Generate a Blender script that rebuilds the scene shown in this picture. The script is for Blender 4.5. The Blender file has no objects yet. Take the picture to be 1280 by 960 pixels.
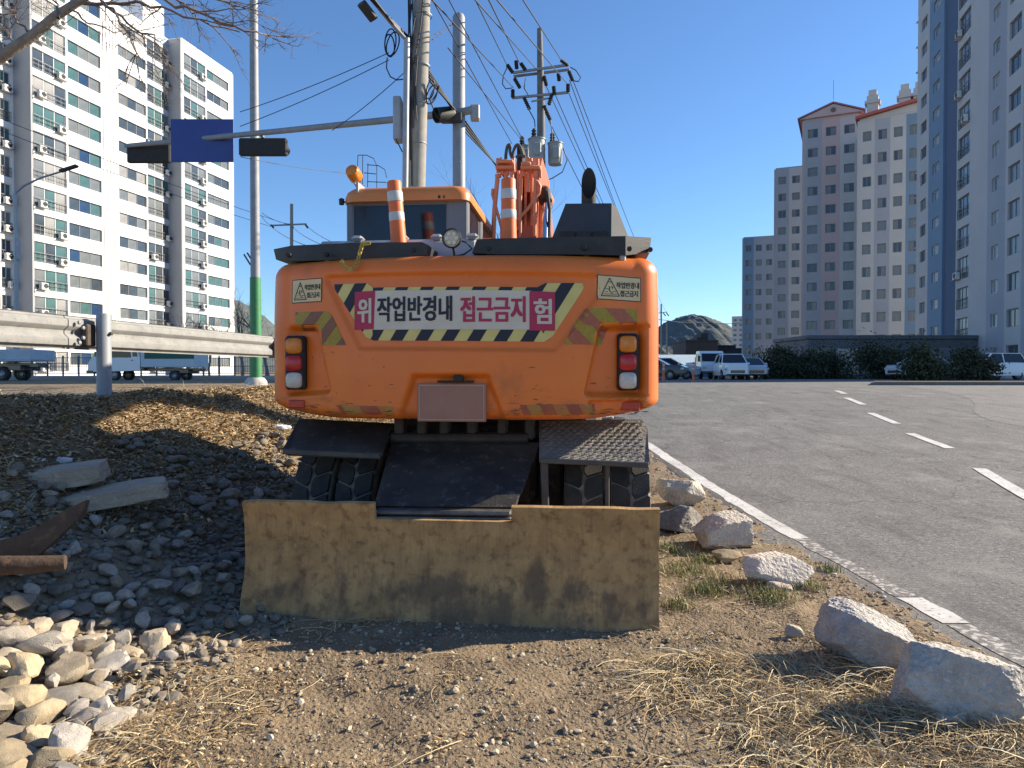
import bpy, bmesh, math, random
import numpy as np
from mathutils import Vector, Matrix, noise as mnoise

# ------------------------------------------------------------------ camera, sky, sun, exposure
scene = bpy.context.scene
COL = scene.collection
R = math.radians
rnd = random.Random(11)
nrs = np.random.RandomState(5)

FPX, CAMZ = 890.0, 1.5
PITCH = math.atan(15 / FPX)
cam = bpy.data.cameras.new('camera')
cam.sensor_width = 36.0
cam.lens = 36.0 * FPX / 1280.0
cam.clip_start = 0.05
cam.clip_end = 6000
camo = bpy.data.objects.new('camera', cam)
COL.objects.link(camo)
camo.location = (0, 0, CAMZ)
camo.rotation_euler = (R(90) - PITCH, 0, 0)
scene.camera = camo

SUN_EL = R(26.5)
SUN_AZ = math.atan2(0.955, 0.297)          # clockwise from +Y (ahead) towards +X (right)
world = bpy.data.worlds.new('World')
scene.world = world
world.use_nodes = True
wn = world.node_tree
bg = wn.nodes['Background']
sky = wn.nodes.new('ShaderNodeTexSky')
sky.sky_type = 'NISHITA'
sky.sun_disc = False
sky.sun_elevation = SUN_EL
sky.sun_rotation = SUN_AZ
sky.altitude = 0
sky.air_density = 1.0
sky.dust_density = 0.0
sky.ozone_density = 7.0
wn.links.new(sky.outputs[0], bg.inputs[0])
bg.inputs[1].default_value = 0.098

sl = bpy.data.lights.new('sun', 'SUN')
sl.energy = 5.0
sl.angle = R(0.53)
sl.color = (1.0, 0.875, 0.69)
so = bpy.data.objects.new('sun', sl)
COL.objects.link(so)
sdir = Vector((math.sin(SUN_AZ) * math.cos(SUN_EL), math.cos(SUN_AZ) * math.cos(SUN_EL), math.sin(SUN_EL)))
so.rotation_euler = sdir.to_track_quat('Z', 'Y').to_euler()
so.location = sdir * 50

scene.view_settings.view_transform = 'Standard'
scene.view_settings.look = 'None'
scene.view_settings.gamma = 1
scene.view_settings.exposure = 0.97
scene.view_settings.use_curve_mapping = False

# ------------------------------------------------------------------ projection helpers (pixel + real distance -> point)
def ray(px, py):
    a, b = (px - 640) / FPX, (480 - py) / FPX
    c, s = math.cos(PITCH), math.sin(PITCH)
    return Vector((a, c + s * b, c * b - s))
def P(px, py, Y):
    d = ray(px, py)
    t = Y / d.y
    return Vector((d.x * t, Y, CAMZ + d.z * t))

# ------------------------------------------------------------------ terrain heights
def sm(a, b, x):
    t = np.clip((x - a) / (b - a), 0, 1)
    return t * t * (3 - 2 * t)
def G(Y):                                   # line of the guardrail
    return -4.39 + .156 * (np.minimum(Y, 30) - 6.1)
def EL(Y):                                  # painted edge line of the right road
    return 2.80 - .036 * np.minimum(Y, 26)
def h0(X, Y):
    X = np.asarray(X, float); Y = np.asarray(Y, float)
    r = sm(5, 28, Y)
    s = X - G(Y)
    t = np.clip((s - .15) / 2.75, 0, 1)
    e = 1.20 * (1 - t) ** 1.2
    e = e - .17 * sm(.35, .8, -s)
    hh = e + r * np.clip(1 - e / 1.1, 0, 1)
    return hh
def hz(x, y):
    return float(h0(x, y))
def on_ground(px, py):
    d = ray(px, py)
    Y = 1.5
    while Y < 80:
        t = Y / d.y
        if CAMZ + d.z * t <= hz(d.x * t, Y):
            return Vector((d.x * t, Y, hz(d.x * t, Y)))
        Y += .01
    return P(px, py, 80)

def vnoise(x, y, seed=0):                   # vectorised value noise in [-1, 1]
    xi = np.floor(x).astype(np.int64); yi = np.floor(y).astype(np.int64)
    xf = x - xi; yf = y - yi
    def hsh(a, b):
        n = (a * 374761393 + b * 668265263 + seed * 974711) & 0x7fffffff
        n = ((n ^ (n >> 13)) * 1274126177) & 0x7fffffff
        return ((n ^ (n >> 16)) & 0xffff) / 32767.5 - 1
    u = xf * xf * (3 - 2 * xf); v = yf * yf * (3 - 2 * yf)
    a = hsh(xi, yi); b = hsh(xi + 1, yi); c = hsh(xi, yi + 1); d = hsh(xi + 1, yi + 1)
    return (a * (1 - u) + b * u) * (1 - v) + (c * (1 - u) + d * u) * v

def rough_h(X, Y):                          # terrain with its bumps
    X = np.asarray(X, float); Y = np.asarray(Y, float)
    hh = h0(X, Y)
    n = .5 * vnoise(X * 1.3, Y * 1.3, 1) + .3 * vnoise(X * 4, Y * 4, 2) + .2 * vnoise(X * 11, Y * 11, 3) + .12 * vnoise(X * 23, Y * 23, 4)
    s = X - G(Y)
    edge = EL(Y) - .32
    soft = (1 - sm(edge - .35, edge, X)) * (1 - sm(-.1, -.7, s) * 0) * sm(-.65, -.3, s)
    near = 1 - sm(14, 22, Y)
    amp = .055 * soft * near
    hh = hh + n * amp
    # litter bank on the crest of the embankment
    hh = hh + .035 * near * np.exp(-((s - .15) / .45) ** 2) * (1 + vnoise(X * 2, Y * 2, 8))
    # beneath the asphalt sheets the earth lies lower
    band = sm(edge - .25, edge + .05, X)
    spill = .010 * vnoise(X * 9, Y * 9, 61) + .012 * vnoise(X * 3, Y * 2.2, 62) + .005 * vnoise(X * 30, Y * 30, 63)
    hh = hh + (spill + .008) * band * near
    hh = hh - .06 * sm(edge + .08, edge + .42, X) * (Y < 60)
    hh = hh - .03 * sm(.7, .95, -s) * (Y < 60)
    return hh

# ------------------------------------------------------------------ mesh builder
_bt = {}
def _bevel_template():
    if not _bt:
        bm = bmesh.new()
        bmesh.ops.create_cube(bm, size=2)
        bmesh.ops.bevel(bm, geom=bm.edges[:], offset=.1, segments=1, affect='EDGES')
        bm.verts.ensure_lookup_table()
        _bt['v'] = [v.co.copy() for v in bm.verts]
        _bt['f'] = [[v.index for v in f.verts] for f in bm.faces]
        bm.free()
    return _bt['v'], _bt['f']
class MB:
    def __init__(self):
        self.v = []; self.f = []; self.parts = []
    def add(self, vs, fs):
        o = len(self.v)
        self.parts.append((o, len(self.f)))
        self.v += [tuple(p) for p in vs]
        self.f += [[i + o for i in f] for f in fs]
        return self
    def box(self, lo, hi, bev=0, mat=None):
        lo = Vector(lo); hi = Vector(hi)
        c = (lo + hi) / 2; s = (hi - lo) / 2
        if bev <= 0:
            vs = [Vector((c.x + sx * s.x, c.y + sy * s.y, c.z + sz * s.z)) for sx in (-1, 1) for sy in (-1, 1) for sz in (-1, 1)]
            fs = [[0, 1, 3, 2], [4, 6, 7, 5], [0, 4, 5, 1], [2, 3, 7, 6], [0, 2, 6, 4], [1, 5, 7, 3]]
        else:
            tv, fs = _bevel_template()
            bev = min(bev, min(s) * .95)
            vs = []
            for t in tv:
                q = []
                for k in range(3):
                    sg = 1 if t[k] > 0 else -1
                    q.append(c[k] + sg * (s[k] if abs(t[k]) > .95 else s[k] - bev))
                vs.append(Vector(q))
        if mat is not None:
            vs = [mat @ v for v in vs]
        return self.add(vs, fs)
    def obox(self, p0, p1, w, h, bev=0):           # bar between two points, w across, h in 'up'
        p0 = Vector(p0); p1 = Vector(p1)
        d = p1 - p0; L = d.length; x = d / L
        up = Vector((0, 0, 1)) if abs(x.z) < .95 else Vector((0, 1, 0))
        y = up.cross(x).normalized(); z = x.cross(y)
        m = Matrix((x, y, z)).transposed().to_4x4(); m.translation = p0
        return self.box((0, -w / 2, -h / 2), (L, w / 2, h / 2), bev, m)
    def tube(self, pts, r, seg=8, caps=True):
        pts = [Vector(p) for p in pts]
        n = len(pts)
        rs = r if isinstance(r, (list, tuple)) else [r] * n
        t0 = (pts[1] - pts[0]).normalized()
        u = t0.orthogonal().normalized()
        vs = []; fs = []
        for i in range(n):
            t = (pts[min(i + 1, n - 1)] - pts[max(i - 1, 0)]).normalized()
            u = (u - t * u.dot(t))
            u = u.normalized() if u.length > 1e-6 else t.orthogonal().normalized()
            w = t.cross(u)
            for k in range(seg):
                a = 2 * math.pi * k / seg
                vs.append(pts[i] + (u * math.cos(a) + w * math.sin(a)) * rs[i])
        for i in range(n - 1):
            for k in range(seg):
                k2 = (k + 1) % seg
                fs.append([i * seg + k, i * seg + k2, (i + 1) * seg + k2, (i + 1) * seg + k])
        if caps:
            fs.append(list(range(seg))[::-1]); fs.append([(n - 1) * seg + k for k in range(seg)])
        return self.add(vs, fs)
    def lathe(self, prof, seg=24, mat=None, closed=False):   # prof: (radius, height) about z
        vs = []; fs = []
        n = len(prof)
        for k in range(seg):
            a = 2 * math.pi * k / seg
            for r, z in prof:
                vs.append(Vector((r * math.cos(a), r * math.sin(a), z)))
        for k in range(seg):
            k2 = (k + 1) % seg
            for i in range(n if closed else n - 1):
                j = (i + 1) % n
                fs.append([k * n + i, k2 * n + i, k2 * n + j, k * n + j])
        if mat is not None:
            vs = [mat @ v for v in vs]
        return self.add(vs, fs)
    def prism(self, poly, vec):                     # extrude a 3D polygon along vec
        poly = [Vector(p) for p in poly]; vec = Vector(vec); n = len(poly)
        vs = poly + [p + vec for p in poly]
        fs = [list(range(n))[::-1], [n + i for i in range(n)]]
        for i in range(n):
            j = (i + 1) % n
            fs.append([i, j, n + j, n + i])
        return self.add(vs, fs)
    def mesh(self, name, mat, smooth=None):
        me = bpy.data.meshes.new(name)
        me.from_pydata(self.v, [], self.f)
        bm = bmesh.new(); bm.from_mesh(me)
        bmesh.ops.recalc_face_normals(bm, faces=bm.faces[:])
        bm.to_mesh(me); bm.free()
        if mat: me.materials.append(mat)
        if smooth is not None:
            me.polygons.foreach_set('use_smooth', [True] * len(me.polygons))
            me.set_sharp_from_angle(angle=R(smooth))
        me.update()
        return me
    def split(self, name, mat, parent=None, smooth=None):      # one object for each added piece
        st_ = self.parts
        for i, (v0, f0) in enumerate(st_):
            v1, f1 = st_[i + 1] if i + 1 < len(st_) else (len(self.v), len(self.f))
            q = MB().add(self.v[v0:v1], [[k - v0 for k in f] for f in self.f[f0:f1]])
            q.obj(name, mat, parent, smooth)
    def obj(self, name, mat, parent=None, smooth=None):
        return link(name, self.mesh(name, mat, smooth), parent)
def link(name, me, parent=None, loc=None):
    o = bpy.data.objects.new(name, me)
    COL.objects.link(o)
    if parent: o.parent = parent
    if loc is not None: o.location = loc
    return o
def tag(o, label, cat, group=None):
    o['label'] = label; o['category'] = cat
    if group: o['group'] = group
    return o
def thing(name, label, cat, loc=(0, 0, 0), rotz=0, group=None):
    o = bpy.data.objects.new(name, None)
    o.empty_display_size = .2
    COL.objects.link(o)
    o.location = loc; o.rotation_euler = (0, 0, rotz)
    return tag(o, label, cat, group)
def structure(o):
    o['kind'] = 'structure'; return o
def stuff(o, label=None, cat=None):
    o['kind'] = 'stuff'
    if label: o['label'] = label
    if cat: o['category'] = cat
    return o
def rawmesh(name, v, f, mat, smooth=None):
    me = bpy.data.meshes.new(name)
    me.from_pydata(v, [], f)
    if mat: me.materials.append(mat)
    if smooth is not None:
        me.polygons.foreach_set('use_smooth', [True] * len(me.polygons))
        if smooth < 180: me.set_sharp_from_angle(angle=R(smooth))
    me.update()
    return me

# ------------------------------------------------------------------ materials
def M(name, c1, c2=None, scale=4, rough=.6, bump=0, bscale=40, metal=0, lo=.35, hi=.65, rand=0, spec=.5, detail=6,
      c3=None, s3=30, lo3=.55, hi3=.7, coat=0, stretch=None, attr=None, bdist=.01):
    m = bpy.data.materials.new(name)
    m.use_nodes = True
    nt = m.node_tree; N = nt.nodes; Lk = nt.links
    b = N['Principled BSDF']
    b.inputs['Roughness'].default_value = rough
    b.inputs['Metallic'].default_value = metal
    b.inputs['Specular IOR Level'].default_value = spec
    b.inputs['Coat Weight'].default_value = coat
    tc = N.new('ShaderNodeTexCoord')
    vec = tc.outputs['Object']
    if stretch:
        mp = N.new('ShaderNodeMapping'); mp.inputs['Scale'].default_value = stretch
        Lk.new(vec, mp.inputs['Vector']); vec = mp.outputs['Vector']
    if rand:
        oi = N.new('ShaderNodeObjectInfo')
        av = N.new('ShaderNodeVectorMath'); av.operation = 'MULTIPLY_ADD'
        Lk.new(oi.outputs['Random'], av.inputs[0]); av.inputs[1].default_value = (37, 53, 71)
        Lk.new(vec, av.inputs[2]); vec = av.outputs[0]
    def fac(sc, lo_, hi_, det):
        n = N.new('ShaderNodeTexNoise'); n.inputs['Scale'].default_value = sc; n.inputs['Detail'].default_value = det
        n.inputs['Roughness'].default_value = .62
        Lk.new(vec, n.inputs['Vector'])
        r = N.new('ShaderNodeMapRange'); r.inputs[1].default_value = lo_; r.inputs[2].default_value = hi_
        Lk.new(n.outputs['Fac'], r.inputs[0])
        return r.outputs[0]
    def mix(f, a, bcol):
        x = N.new('ShaderNodeMix'); x.data_type = 'RGBA'
        Lk.new(f, x.inputs[0])
        if isinstance(a, tuple): x.inputs[6].default_value = (*a, 1)
        else: Lk.new(a, x.inputs[6])
        x.inputs[7].default_value = (*bcol, 1)
        return x.outputs[2]
    out = None
    if attr:
        at = N.new('ShaderNodeAttribute'); at.attribute_name = attr; out = at.outputs['Color']
    if c2:
        out = mix(fac(scale, lo, hi, detail), out if out else c1, c2)
    if c3:
        out = mix(fac(s3, lo3, hi3, 8), out if out else c1, c3)
    if rand and rand > 0:
        hs = N.new('ShaderNodeHueSaturation')
        if out: Lk.new(out, hs.inputs['Color'])
        else: hs.inputs['Color'].default_value = (*c1, 1)
        mr = N.new('ShaderNodeMapRange'); mr.inputs[3].default_value = 1 - rand; mr.inputs[4].default_value = 1 + rand
        Lk.new(oi.outputs['Random'], mr.inputs[0]); Lk.new(mr.outputs[0], hs.inputs['Value'])
        m2 = N.new('ShaderNodeMath'); m2.operation = 'MULTIPLY'; m2.inputs[1].default_value = 7.31
        m3 = N.new('ShaderNodeMath'); m3.operation = 'FRACT'
        m4 = N.new('ShaderNodeMapRange'); m4.inputs[3].default_value = .55; m4.inputs[4].default_value = 1.35
        Lk.new(oi.outputs['Random'], m2.inputs[0]); Lk.new(m2.outputs[0], m3.inputs[0]); Lk.new(m3.outputs[0], m4.inputs[0])
        Lk.new(m4.outputs[0], hs.inputs['Saturation'])
        out = hs.outputs[0]
    if out: Lk.new(out, b.inputs['Base Color'])
    else: b.inputs['Base Color'].default_value = (*c1, 1)
    if bump:
        n = N.new('ShaderNodeTexNoise'); n.inputs['Scale'].default_value = bscale; n.inputs['Detail'].default_value = 8
        Lk.new(vec, n.inputs['Vector'])
        bp = N.new('ShaderNodeBump'); bp.inputs['Strength'].default_value = bump; bp.inputs['Distance'].default_value = bdist
        Lk.new(n.outputs['Fac'], bp.inputs['Height']); Lk.new(bp.outputs[0], b.inputs['Normal'])
    return m

dirt = M('dirt', (.275, .20, .118), (.16, .115, .07), 2.6, .95, 1.0, 45, c3=(.36, .285, .185), s3=26, lo3=.56, hi3=.75, bdist=.02)
def asphalt_mat(name, base, k):
    base = tuple(c * 1.12 for c in base)
    m = M(name, base, tuple(c * 1.28 for c in base), .5, .92, .9, 120, bdist=.008, lo=.3, hi=.7)
    nt = m.node_tree; N = nt.nodes; Lk = nt.links; b = N['Principled BSDF']
    src = b.inputs['Base Color'].links[0].from_socket
    tc = N.new('ShaderNodeTexCoord')
    for sc_, lo_, hi_, col, top in ((85, .50, .70, (.42, .40, .37), .55 * k), (60, .52, .66, (.035, .034, .033), .6 * k), (33, .50, .62, (.40, .385, .36), .5 * k), (26, .50, .62, (.03, .029, .028), .6 * k), (9, .52, .75, (.24, .225, .20), .35 * k), (2.1, .48, .70, (.06, .058, .056), .6 * k), (1.0, .52, .7, (.30, .285, .255), .5 * k), (.6, .60, .68, (.05, .048, .046), .45 * k)):
        mp = N.new('ShaderNodeMapping'); mp.inputs['Location'].default_value = (sc_, sc_ * .3, 0)
        if sc_ == 2.1: mp.inputs['Scale'].default_value = (1.6, .35, 1)
        Lk.new(tc.outputs['Object'], mp.inputs[0])
        n = N.new('ShaderNodeTexNoise'); n.inputs['Scale'].default_value = sc_; n.inputs['Detail'].default_value = 5; n.inputs['Roughness'].default_value = .7
        Lk.new(mp.outputs[0], n.inputs['Vector'])
        mr = N.new('ShaderNodeMapRange'); mr.inputs[1].default_value = lo_; mr.inputs[2].default_value = hi_; mr.inputs[4].default_value = top
        Lk.new(n.outputs['Fac'], mr.inputs[0])
        mx = N.new('ShaderNodeMix'); mx.data_type = 'RGBA'; Lk.new(mr.outputs[0], mx.inputs[0]); Lk.new(src, mx.inputs[6]); mx.inputs[7].default_value = (*col, 1)
        src = mx.outputs[2]
    # hairline cracks
    vo = N.new('ShaderNodeTexVoronoi'); vo.feature = 'DISTANCE_TO_EDGE'; vo.inputs['Scale'].default_value = .33
    nz = N.new('ShaderNodeTexNoise'); nz.inputs['Scale'].default_value = 1.7; nz.inputs['Detail'].default_value = 6
    Lk.new(tc.outputs['Object'], nz.inputs['Vector'])
    va = N.new('ShaderNodeVectorMath'); va.operation = 'MULTIPLY_ADD'; Lk.new(nz.outputs['Color'], va.inputs[0]); va.inputs[1].default_value = (.9, .9, .9); Lk.new(tc.outputs['Object'], va.inputs[2])
    Lk.new(va.outputs[0], vo.inputs['Vector'])
    mr = N.new('ShaderNodeMapRange'); mr.inputs[1].default_value = .0; mr.inputs[2].default_value = .006; mr.inputs[3].default_value = .65 * k; mr.inputs[4].default_value = 0
    Lk.new(vo.outputs['Distance'], mr.inputs[0])
    mx = N.new('ShaderNodeMix'); mx.data_type = 'RGBA'; Lk.new(mr.outputs[0], mx.inputs[0]); Lk.new(src, mx.inputs[6]); mx.inputs[7].default_value = (.03, .029, .028, 1)
    Lk.new(mx.outputs[2], b.inputs['Base Color'])
    return m
asphalt = asphalt_mat('asphalt', (.105, .103, .10), 1)
asphalt_old = asphalt_mat('asphalt_old', (.14, .136, .13), .8)
asphalt_dk = M('asphalt_dark', (.065, .063, .06), (.10, .095, .09), 6, .92, .8, 160, bdist=.01)
paint_w = M('road_paint', (.66, .65, .62), (.50, .485, .455), 3, .8, .5, 180, c3=(.16, .155, .148), s3=24, lo3=.56, hi3=.66, bdist=.004)
orange = M('orange_paint', (.86, .195, .020), (.78, .165, .020), 1.6, .45, .05, 90, c3=(.42, .12, .03), s3=4.5, lo3=.60, hi3=.9, coat=.1)
orange_roof = M('orange_roof_paint', (.74, .25, .055), (.68, .21, .045), 3, .4, coat=.1)
orange_lit = M('orange_paint_sunlit', (.76, .25, .11), (.64, .20, .085), 6, .45)  # paler orange: sunlight on the pipes put into the colour
def add_grime(m, z0, z1, col, amt):
    nt = m.node_tree; N = nt.nodes; Lk = nt.links; b = N['Principled BSDF']
    src = b.inputs['Base Color'].links[0].from_socket
    tc = N.new('ShaderNodeTexCoord'); sep = N.new('ShaderNodeSeparateXYZ'); Lk.new(tc.outputs['Object'], sep.inputs[0])
    h_ = N.new('ShaderNodeMapRange'); h_.inputs[1].default_value = z0; h_.inputs[2].default_value = z1; h_.inputs[3].default_value = .22; h_.inputs[4].default_value = -.12
    Lk.new(sep.outputs['Z'], h_.inputs[0])
    n = N.new('ShaderNodeTexNoise'); n.inputs['Scale'].default_value = 5.5; n.inputs['Detail'].default_value = 12; n.inputs['Roughness'].default_value = .7
    mp = N.new('ShaderNodeMapping'); mp.inputs['Scale'].default_value = (1, 1, 2.4); Lk.new(tc.outputs['Object'], mp.inputs[0]); Lk.new(mp.outputs[0], n.inputs['Vector'])
    ad = N.new('ShaderNodeMath'); Lk.new(n.outputs['Fac'], ad.inputs[0]); Lk.new(h_.outputs[0], ad.inputs[1])
    mr = N.new('ShaderNodeMapRange'); mr.inputs[1].default_value = .56; mr.inputs[2].default_value = .76; mr.inputs[4].default_value = amt; Lk.new(ad.outputs[0], mr.inputs[0])
    mx = N.new('ShaderNodeMix'); mx.data_type = 'RGBA'; Lk.new(mr.outputs[0], mx.inputs[0]); Lk.new(src, mx.inputs[6]); mx.inputs[7].default_value = (*col, 1)
    # fine scratches
    mp2 = N.new('ShaderNodeMapping'); mp2.inputs['Scale'].default_value = (2.5, 2.5, 60); Lk.new(tc.outputs['Object'], mp2.inputs[0])
    n2 = N.new('ShaderNodeTexNoise'); n2.inputs['Scale'].default_value = 1.5; n2.inputs['Detail'].default_value = 3; Lk.new(mp2.outputs[0], n2.inputs['Vector'])
    m2 = N.new('ShaderNodeMapRange'); m2.inputs[1].default_value = .70; m2.inputs[2].default_value = .74; m2.inputs[4].default_value = .3; Lk.new(n2.outputs['Fac'], m2.inputs[0])
    mx2 = N.new('ShaderNodeMix'); mx2.data_type = 'RGBA'; Lk.new(m2.outputs[0], mx2.inputs[0]); Lk.new(mx.outputs[2], mx2.inputs[6]); mx2.inputs[7].default_value = (.62, .33, .16, 1)
    Lk.new(mx2.outputs[2], b.inputs['Base Color'])
    ro = N.new('ShaderNodeMapRange'); ro.inputs[3].default_value = .42; ro.inputs[4].default_value = .85; Lk.new(mr.outputs[0], ro.inputs[0]); Lk.new(ro.outputs[0], b.inputs['Roughness'])
add_grime(orange, 1.15, 1.48, (.27, .11, .04), .6)
grime = M('orange_grime', (.36, .13, .05), (.12, .07, .045), 14, .8, .3, 90)
black_plastic = M('black_plastic', (.018, .018, .018), (.035, .033, .031), 7, .55, .15, 120)
grey_paint = M('grey_paint', (.16, .17, .18), (.20, .205, .21), 3, .45, .05, 80)
dark_grey = M('dark_grey_paint', (.055, .06, .066), (.07, .074, .08), 4, .7, .05, 80, spec=.2)
lgrey_paint = M('light_grey_paint', (.42, .43, .45), (.34, .34, .35), 5, .5)
black = M('black_rubber', (.016, .016, .018), (.03, .028, .026), 9, .7, .2, 120)
tyre_m = M('tyre_rubber', (.026, .024, .022), (.055, .048, .04), 9, .8, .3, 80)
tyre_dust = M('dusty_tyre_groove', (.33, .285, .22), (.15, .13, .105), 12, .95, .2, 80)
steel_dk = M('dirty_dark_steel', (.024, .023, .023), (.06, .052, .042), 3.5, .7, .4, 70, c3=(.19, .16, .12), s3=16, lo3=.56, hi3=.80)
plate_steel = M('checker_steel', (.26, .24, .20), (.16, .15, .13), 6, .65, .9, 46, c3=(.33, .31, .27), s3=18, lo3=.55, hi3=.75, bdist=.012)
chrome = M('chrome', (.8, .8, .8), None, rough=.12, metal=1)
galv = M('galvanised_steel', (.40, .41, .42), (.33, .34, .35), 5, .52, .08, 60, metal=.2)
galv_dull = M('dull_galvanised_steel', (.29, .31, .335), (.235, .25, .27), 5, .6, .05, 60, metal=.1)
rail_m = M('guardrail_steel', (.31, .31, .30), (.25, .25, .245), 6, .8, .1, 45, spec=.25, c3=(.17, .16, .145), s3=22, lo3=.56, hi3=.75)
concrete = M('pole_concrete', (.33, .31, .27), (.26, .245, .215), 5, .85, .4, 60)
white_wall = M('white_wall_paint', (.80, .80, .79), (.74, .74, .735), .25, .8)
grey_wall = M('end_wall_grey', (.36, .37, .39), (.33, .34, .36), .3, .8)  # end walls, a darker grey than the facade
slab_wall = M('balcony_grey_blue', (.50, .55, .62), (.46, .5, .56), .5, .8)
core_m = M('dim_interior', (.10, .10, .105), (.16, .155, .15), .8, .9)
frame_m = M('window_frame', (.62, .63, .64), None, rough=.5)
frame_dk = M('window_frame_dark', (.20, .20, .21), None, rough=.5)
rail_dk = M('balcony_rail', (.16, .16, .17), None, rough=.5)
def glass(name, c, rough=.06, spec=.5):
    return M(name, c, tuple(min(1, k * 1.6 + .01) for k in c), .35, rough, spec=spec, lo=.4, hi=.7)
panes = [glass('window_glass', (.045, .06, .075)), glass('window_glass_teal', (.055, .115, .115), .12), glass('window_glass_curtain', (.24, .24, .23), .2),
         glass('window_glass_sky', (.02, .045, .10)), glass('window_glass_grey', (.13, .145, .15), .15)]  # blue variant: reflected sky put into the pane colour
cab_glass = M('cab_glass', (.008, .010, .018), (.014, .018, .03), 2, .08, spec=.5)
white_plastic = M('white_plastic', (.66, .66, .63), None, rough=.55)
amber = M('amber_lens', (.80, .27, .03), (.6, .18, .02), 20, .25)
red_lens = M('red_lens', (.55, .025, .035), (.42, .015, .02), 20, .22)
clear_lens = M('clear_lens', (.62, .58, .52), (.5, .46, .4), 20, .25)
red_refl = M('red_reflector', (.42, .03, .02), (.5, .06, .02), 40, .35)
cream = M('banner_cream', (.70, .625, .49), (.62, .55, .43), 5, .7)
stk_cream = M('sticker_cream', (.76, .60, .32), (.70, .54, .28), 8, .6)
stripe_y = M('banner_yellow', (.72, .60, .20), (.66, .53, .17), 8, .6)
ink = M('ink_black', (.016, .017, .03), None, rough=.6)
crimson = M('banner_crimson', (.50, .028, .085), (.42, .03, .075), 8, .6)
tape_y = M('reflective_yellow', (.42, .29, .014), (.31, .20, .012), 60, .4)
tape_fy = M('faded_yellow_tape', (.40, .22, .04), (.46, .15, .035), 9, .5, lo=.4, hi=.6)
tape_fr = M('faded_red_tape', (.33, .07, .035), (.42, .11, .03), 7, .5, lo=.45, hi=.65)
tape_r = M('reflective_faded_red', (.44, .115, .045), (.36, .09, .04), 40, .4)
tape_b = M('reflective_brown', (.25, .095, .04), (.2, .07, .03), 40, .4)
plate_m = M('plate_dull', (.36, .17, .115), (.33, .15, .10), 6, .5)
post_o = M('marker_orange', (.80, .17, .035), (.72, .14, .03), 6, .5)
post_w = M('marker_reflective_white', (.60, .60, .57), (.5, .5, .48), 10, .4)
brass = M('yellow_chain', (.62, .42, .06), (.45, .3, .06), 30, .5, metal=.3)
gran = M('granite', (.60, .545, .465), (.42, .38, .325), 9, .92, 1.0, 42, c3=(.68, .64, .57), s3=60, lo3=.55, hi3=.7, rand=.08, bdist=.03)
gravel_m = M('gravel_stone', (.37, .315, .25), (.25, .213, .17), 6, .88, .6, 40, rand=.5, bdist=.015)
beige_m = M('beige_stone', (.45, .375, .27), (.32, .27, .20), 7, .88, .5, 40, rand=.34, bdist=.01)
pebble_m = M('pebbles', (.4, .37, .32), None, rough=.9, attr='Col')
straw_m = M('dry_straw', (.5, .4, .2), None, rough=.8, attr='Col')
rust = M('rusty_steel', (.10, .062, .035), (.065, .04, .026), 6, .9, .6, 50, c3=(.17, .095, .05), s3=18)
blade_m = None
snow = M('snow', (.82, .84, .87), (.7, .72, .76), 12, .6, .6, 40)
bark = M('bark', (.30, .265, .22), (.19, .165, .14), 16, .9, .8, 60)
twig_m = M('twig_bark', (.17, .135, .115), None, rough=.9)
cable_m = M('cable_black', (.012, .012, .014), None, rough=.6)
trafo = M('transformer_grey', (.30, .33, .34), (.25, .275, .285), 4, .5)
green_pole = M('green_pole_wrap', (.05, .24, .085), (.04, .19, .07), 6, .5)
car_white = M('car_white', (.78, .79, .80), None, rough=.25, coat=.5)
car_silver = M('car_silver', (.45, .48, .52), None, rough=.3, coat=.5)
car_dark = M('car_dark', (.03, .033, .04), None, rough=.25, coat=.5)
bed_blue = M('truck_bed_silver', (.50, .56, .62), (.42, .47, .52), 5, .5)
car_glass = M('car_glass', (.01, .012, .016), None, rough=.06)
green_sign = M('green_panel', (.012, .11, .075), (.01, .09, .06), 3, .5)
hill_m = M('wooded_hill', (.095, .11, .10), (.07, .085, .085), .012, .95, .35, .12, c3=(.13, .135, .115), s3=.03, lo3=.5, hi3=.7, bdist=4)  # distance haze put into the colour as a cool grey tint
dark_wall = M('dark_brick', (.055, .05, .05), (.075, .068, .066), .6, .85)
shed_roof = M('pale_blue_sheet', (.62, .72, .76), None, rough=.5)
shed_wall = M('blue_sheet', (.06, .13, .26), None, rough=.55)
brown_roof = M('brown_roof', (.13, .075, .05), None, rough=.8)
shrub_m = M('dark_evergreen', (.035, .05, .025), None, rough=.8, attr='Col')
pink_wall = M('pink_wall_paint', (.47, .375, .37), (.43, .345, .34), .2, .8)
blue_wall = M('blue_wall_paint', (.16, .25, .36), (.145, .23, .33), .3, .8)
blue_wall_shaded = M('blue_wall_paint_shaded', (.075, .12, .20), (.07, .11, .18), .3, .8)  # darker copy of the blue: shade of the recess painted in
greyblue_wall = M('grey_blue_wall_paint', (.33, .355, .40), (.30, .325, .37), .3, .8)
lg_wall = M('pale_grey_wall_paint', (.46, .465, .47), (.42, .425, .43), .3, .8)
sign_blue = M('road_sign_blue', (.03, .06, .26), (.025, .05, .22), 2, .45)

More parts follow.
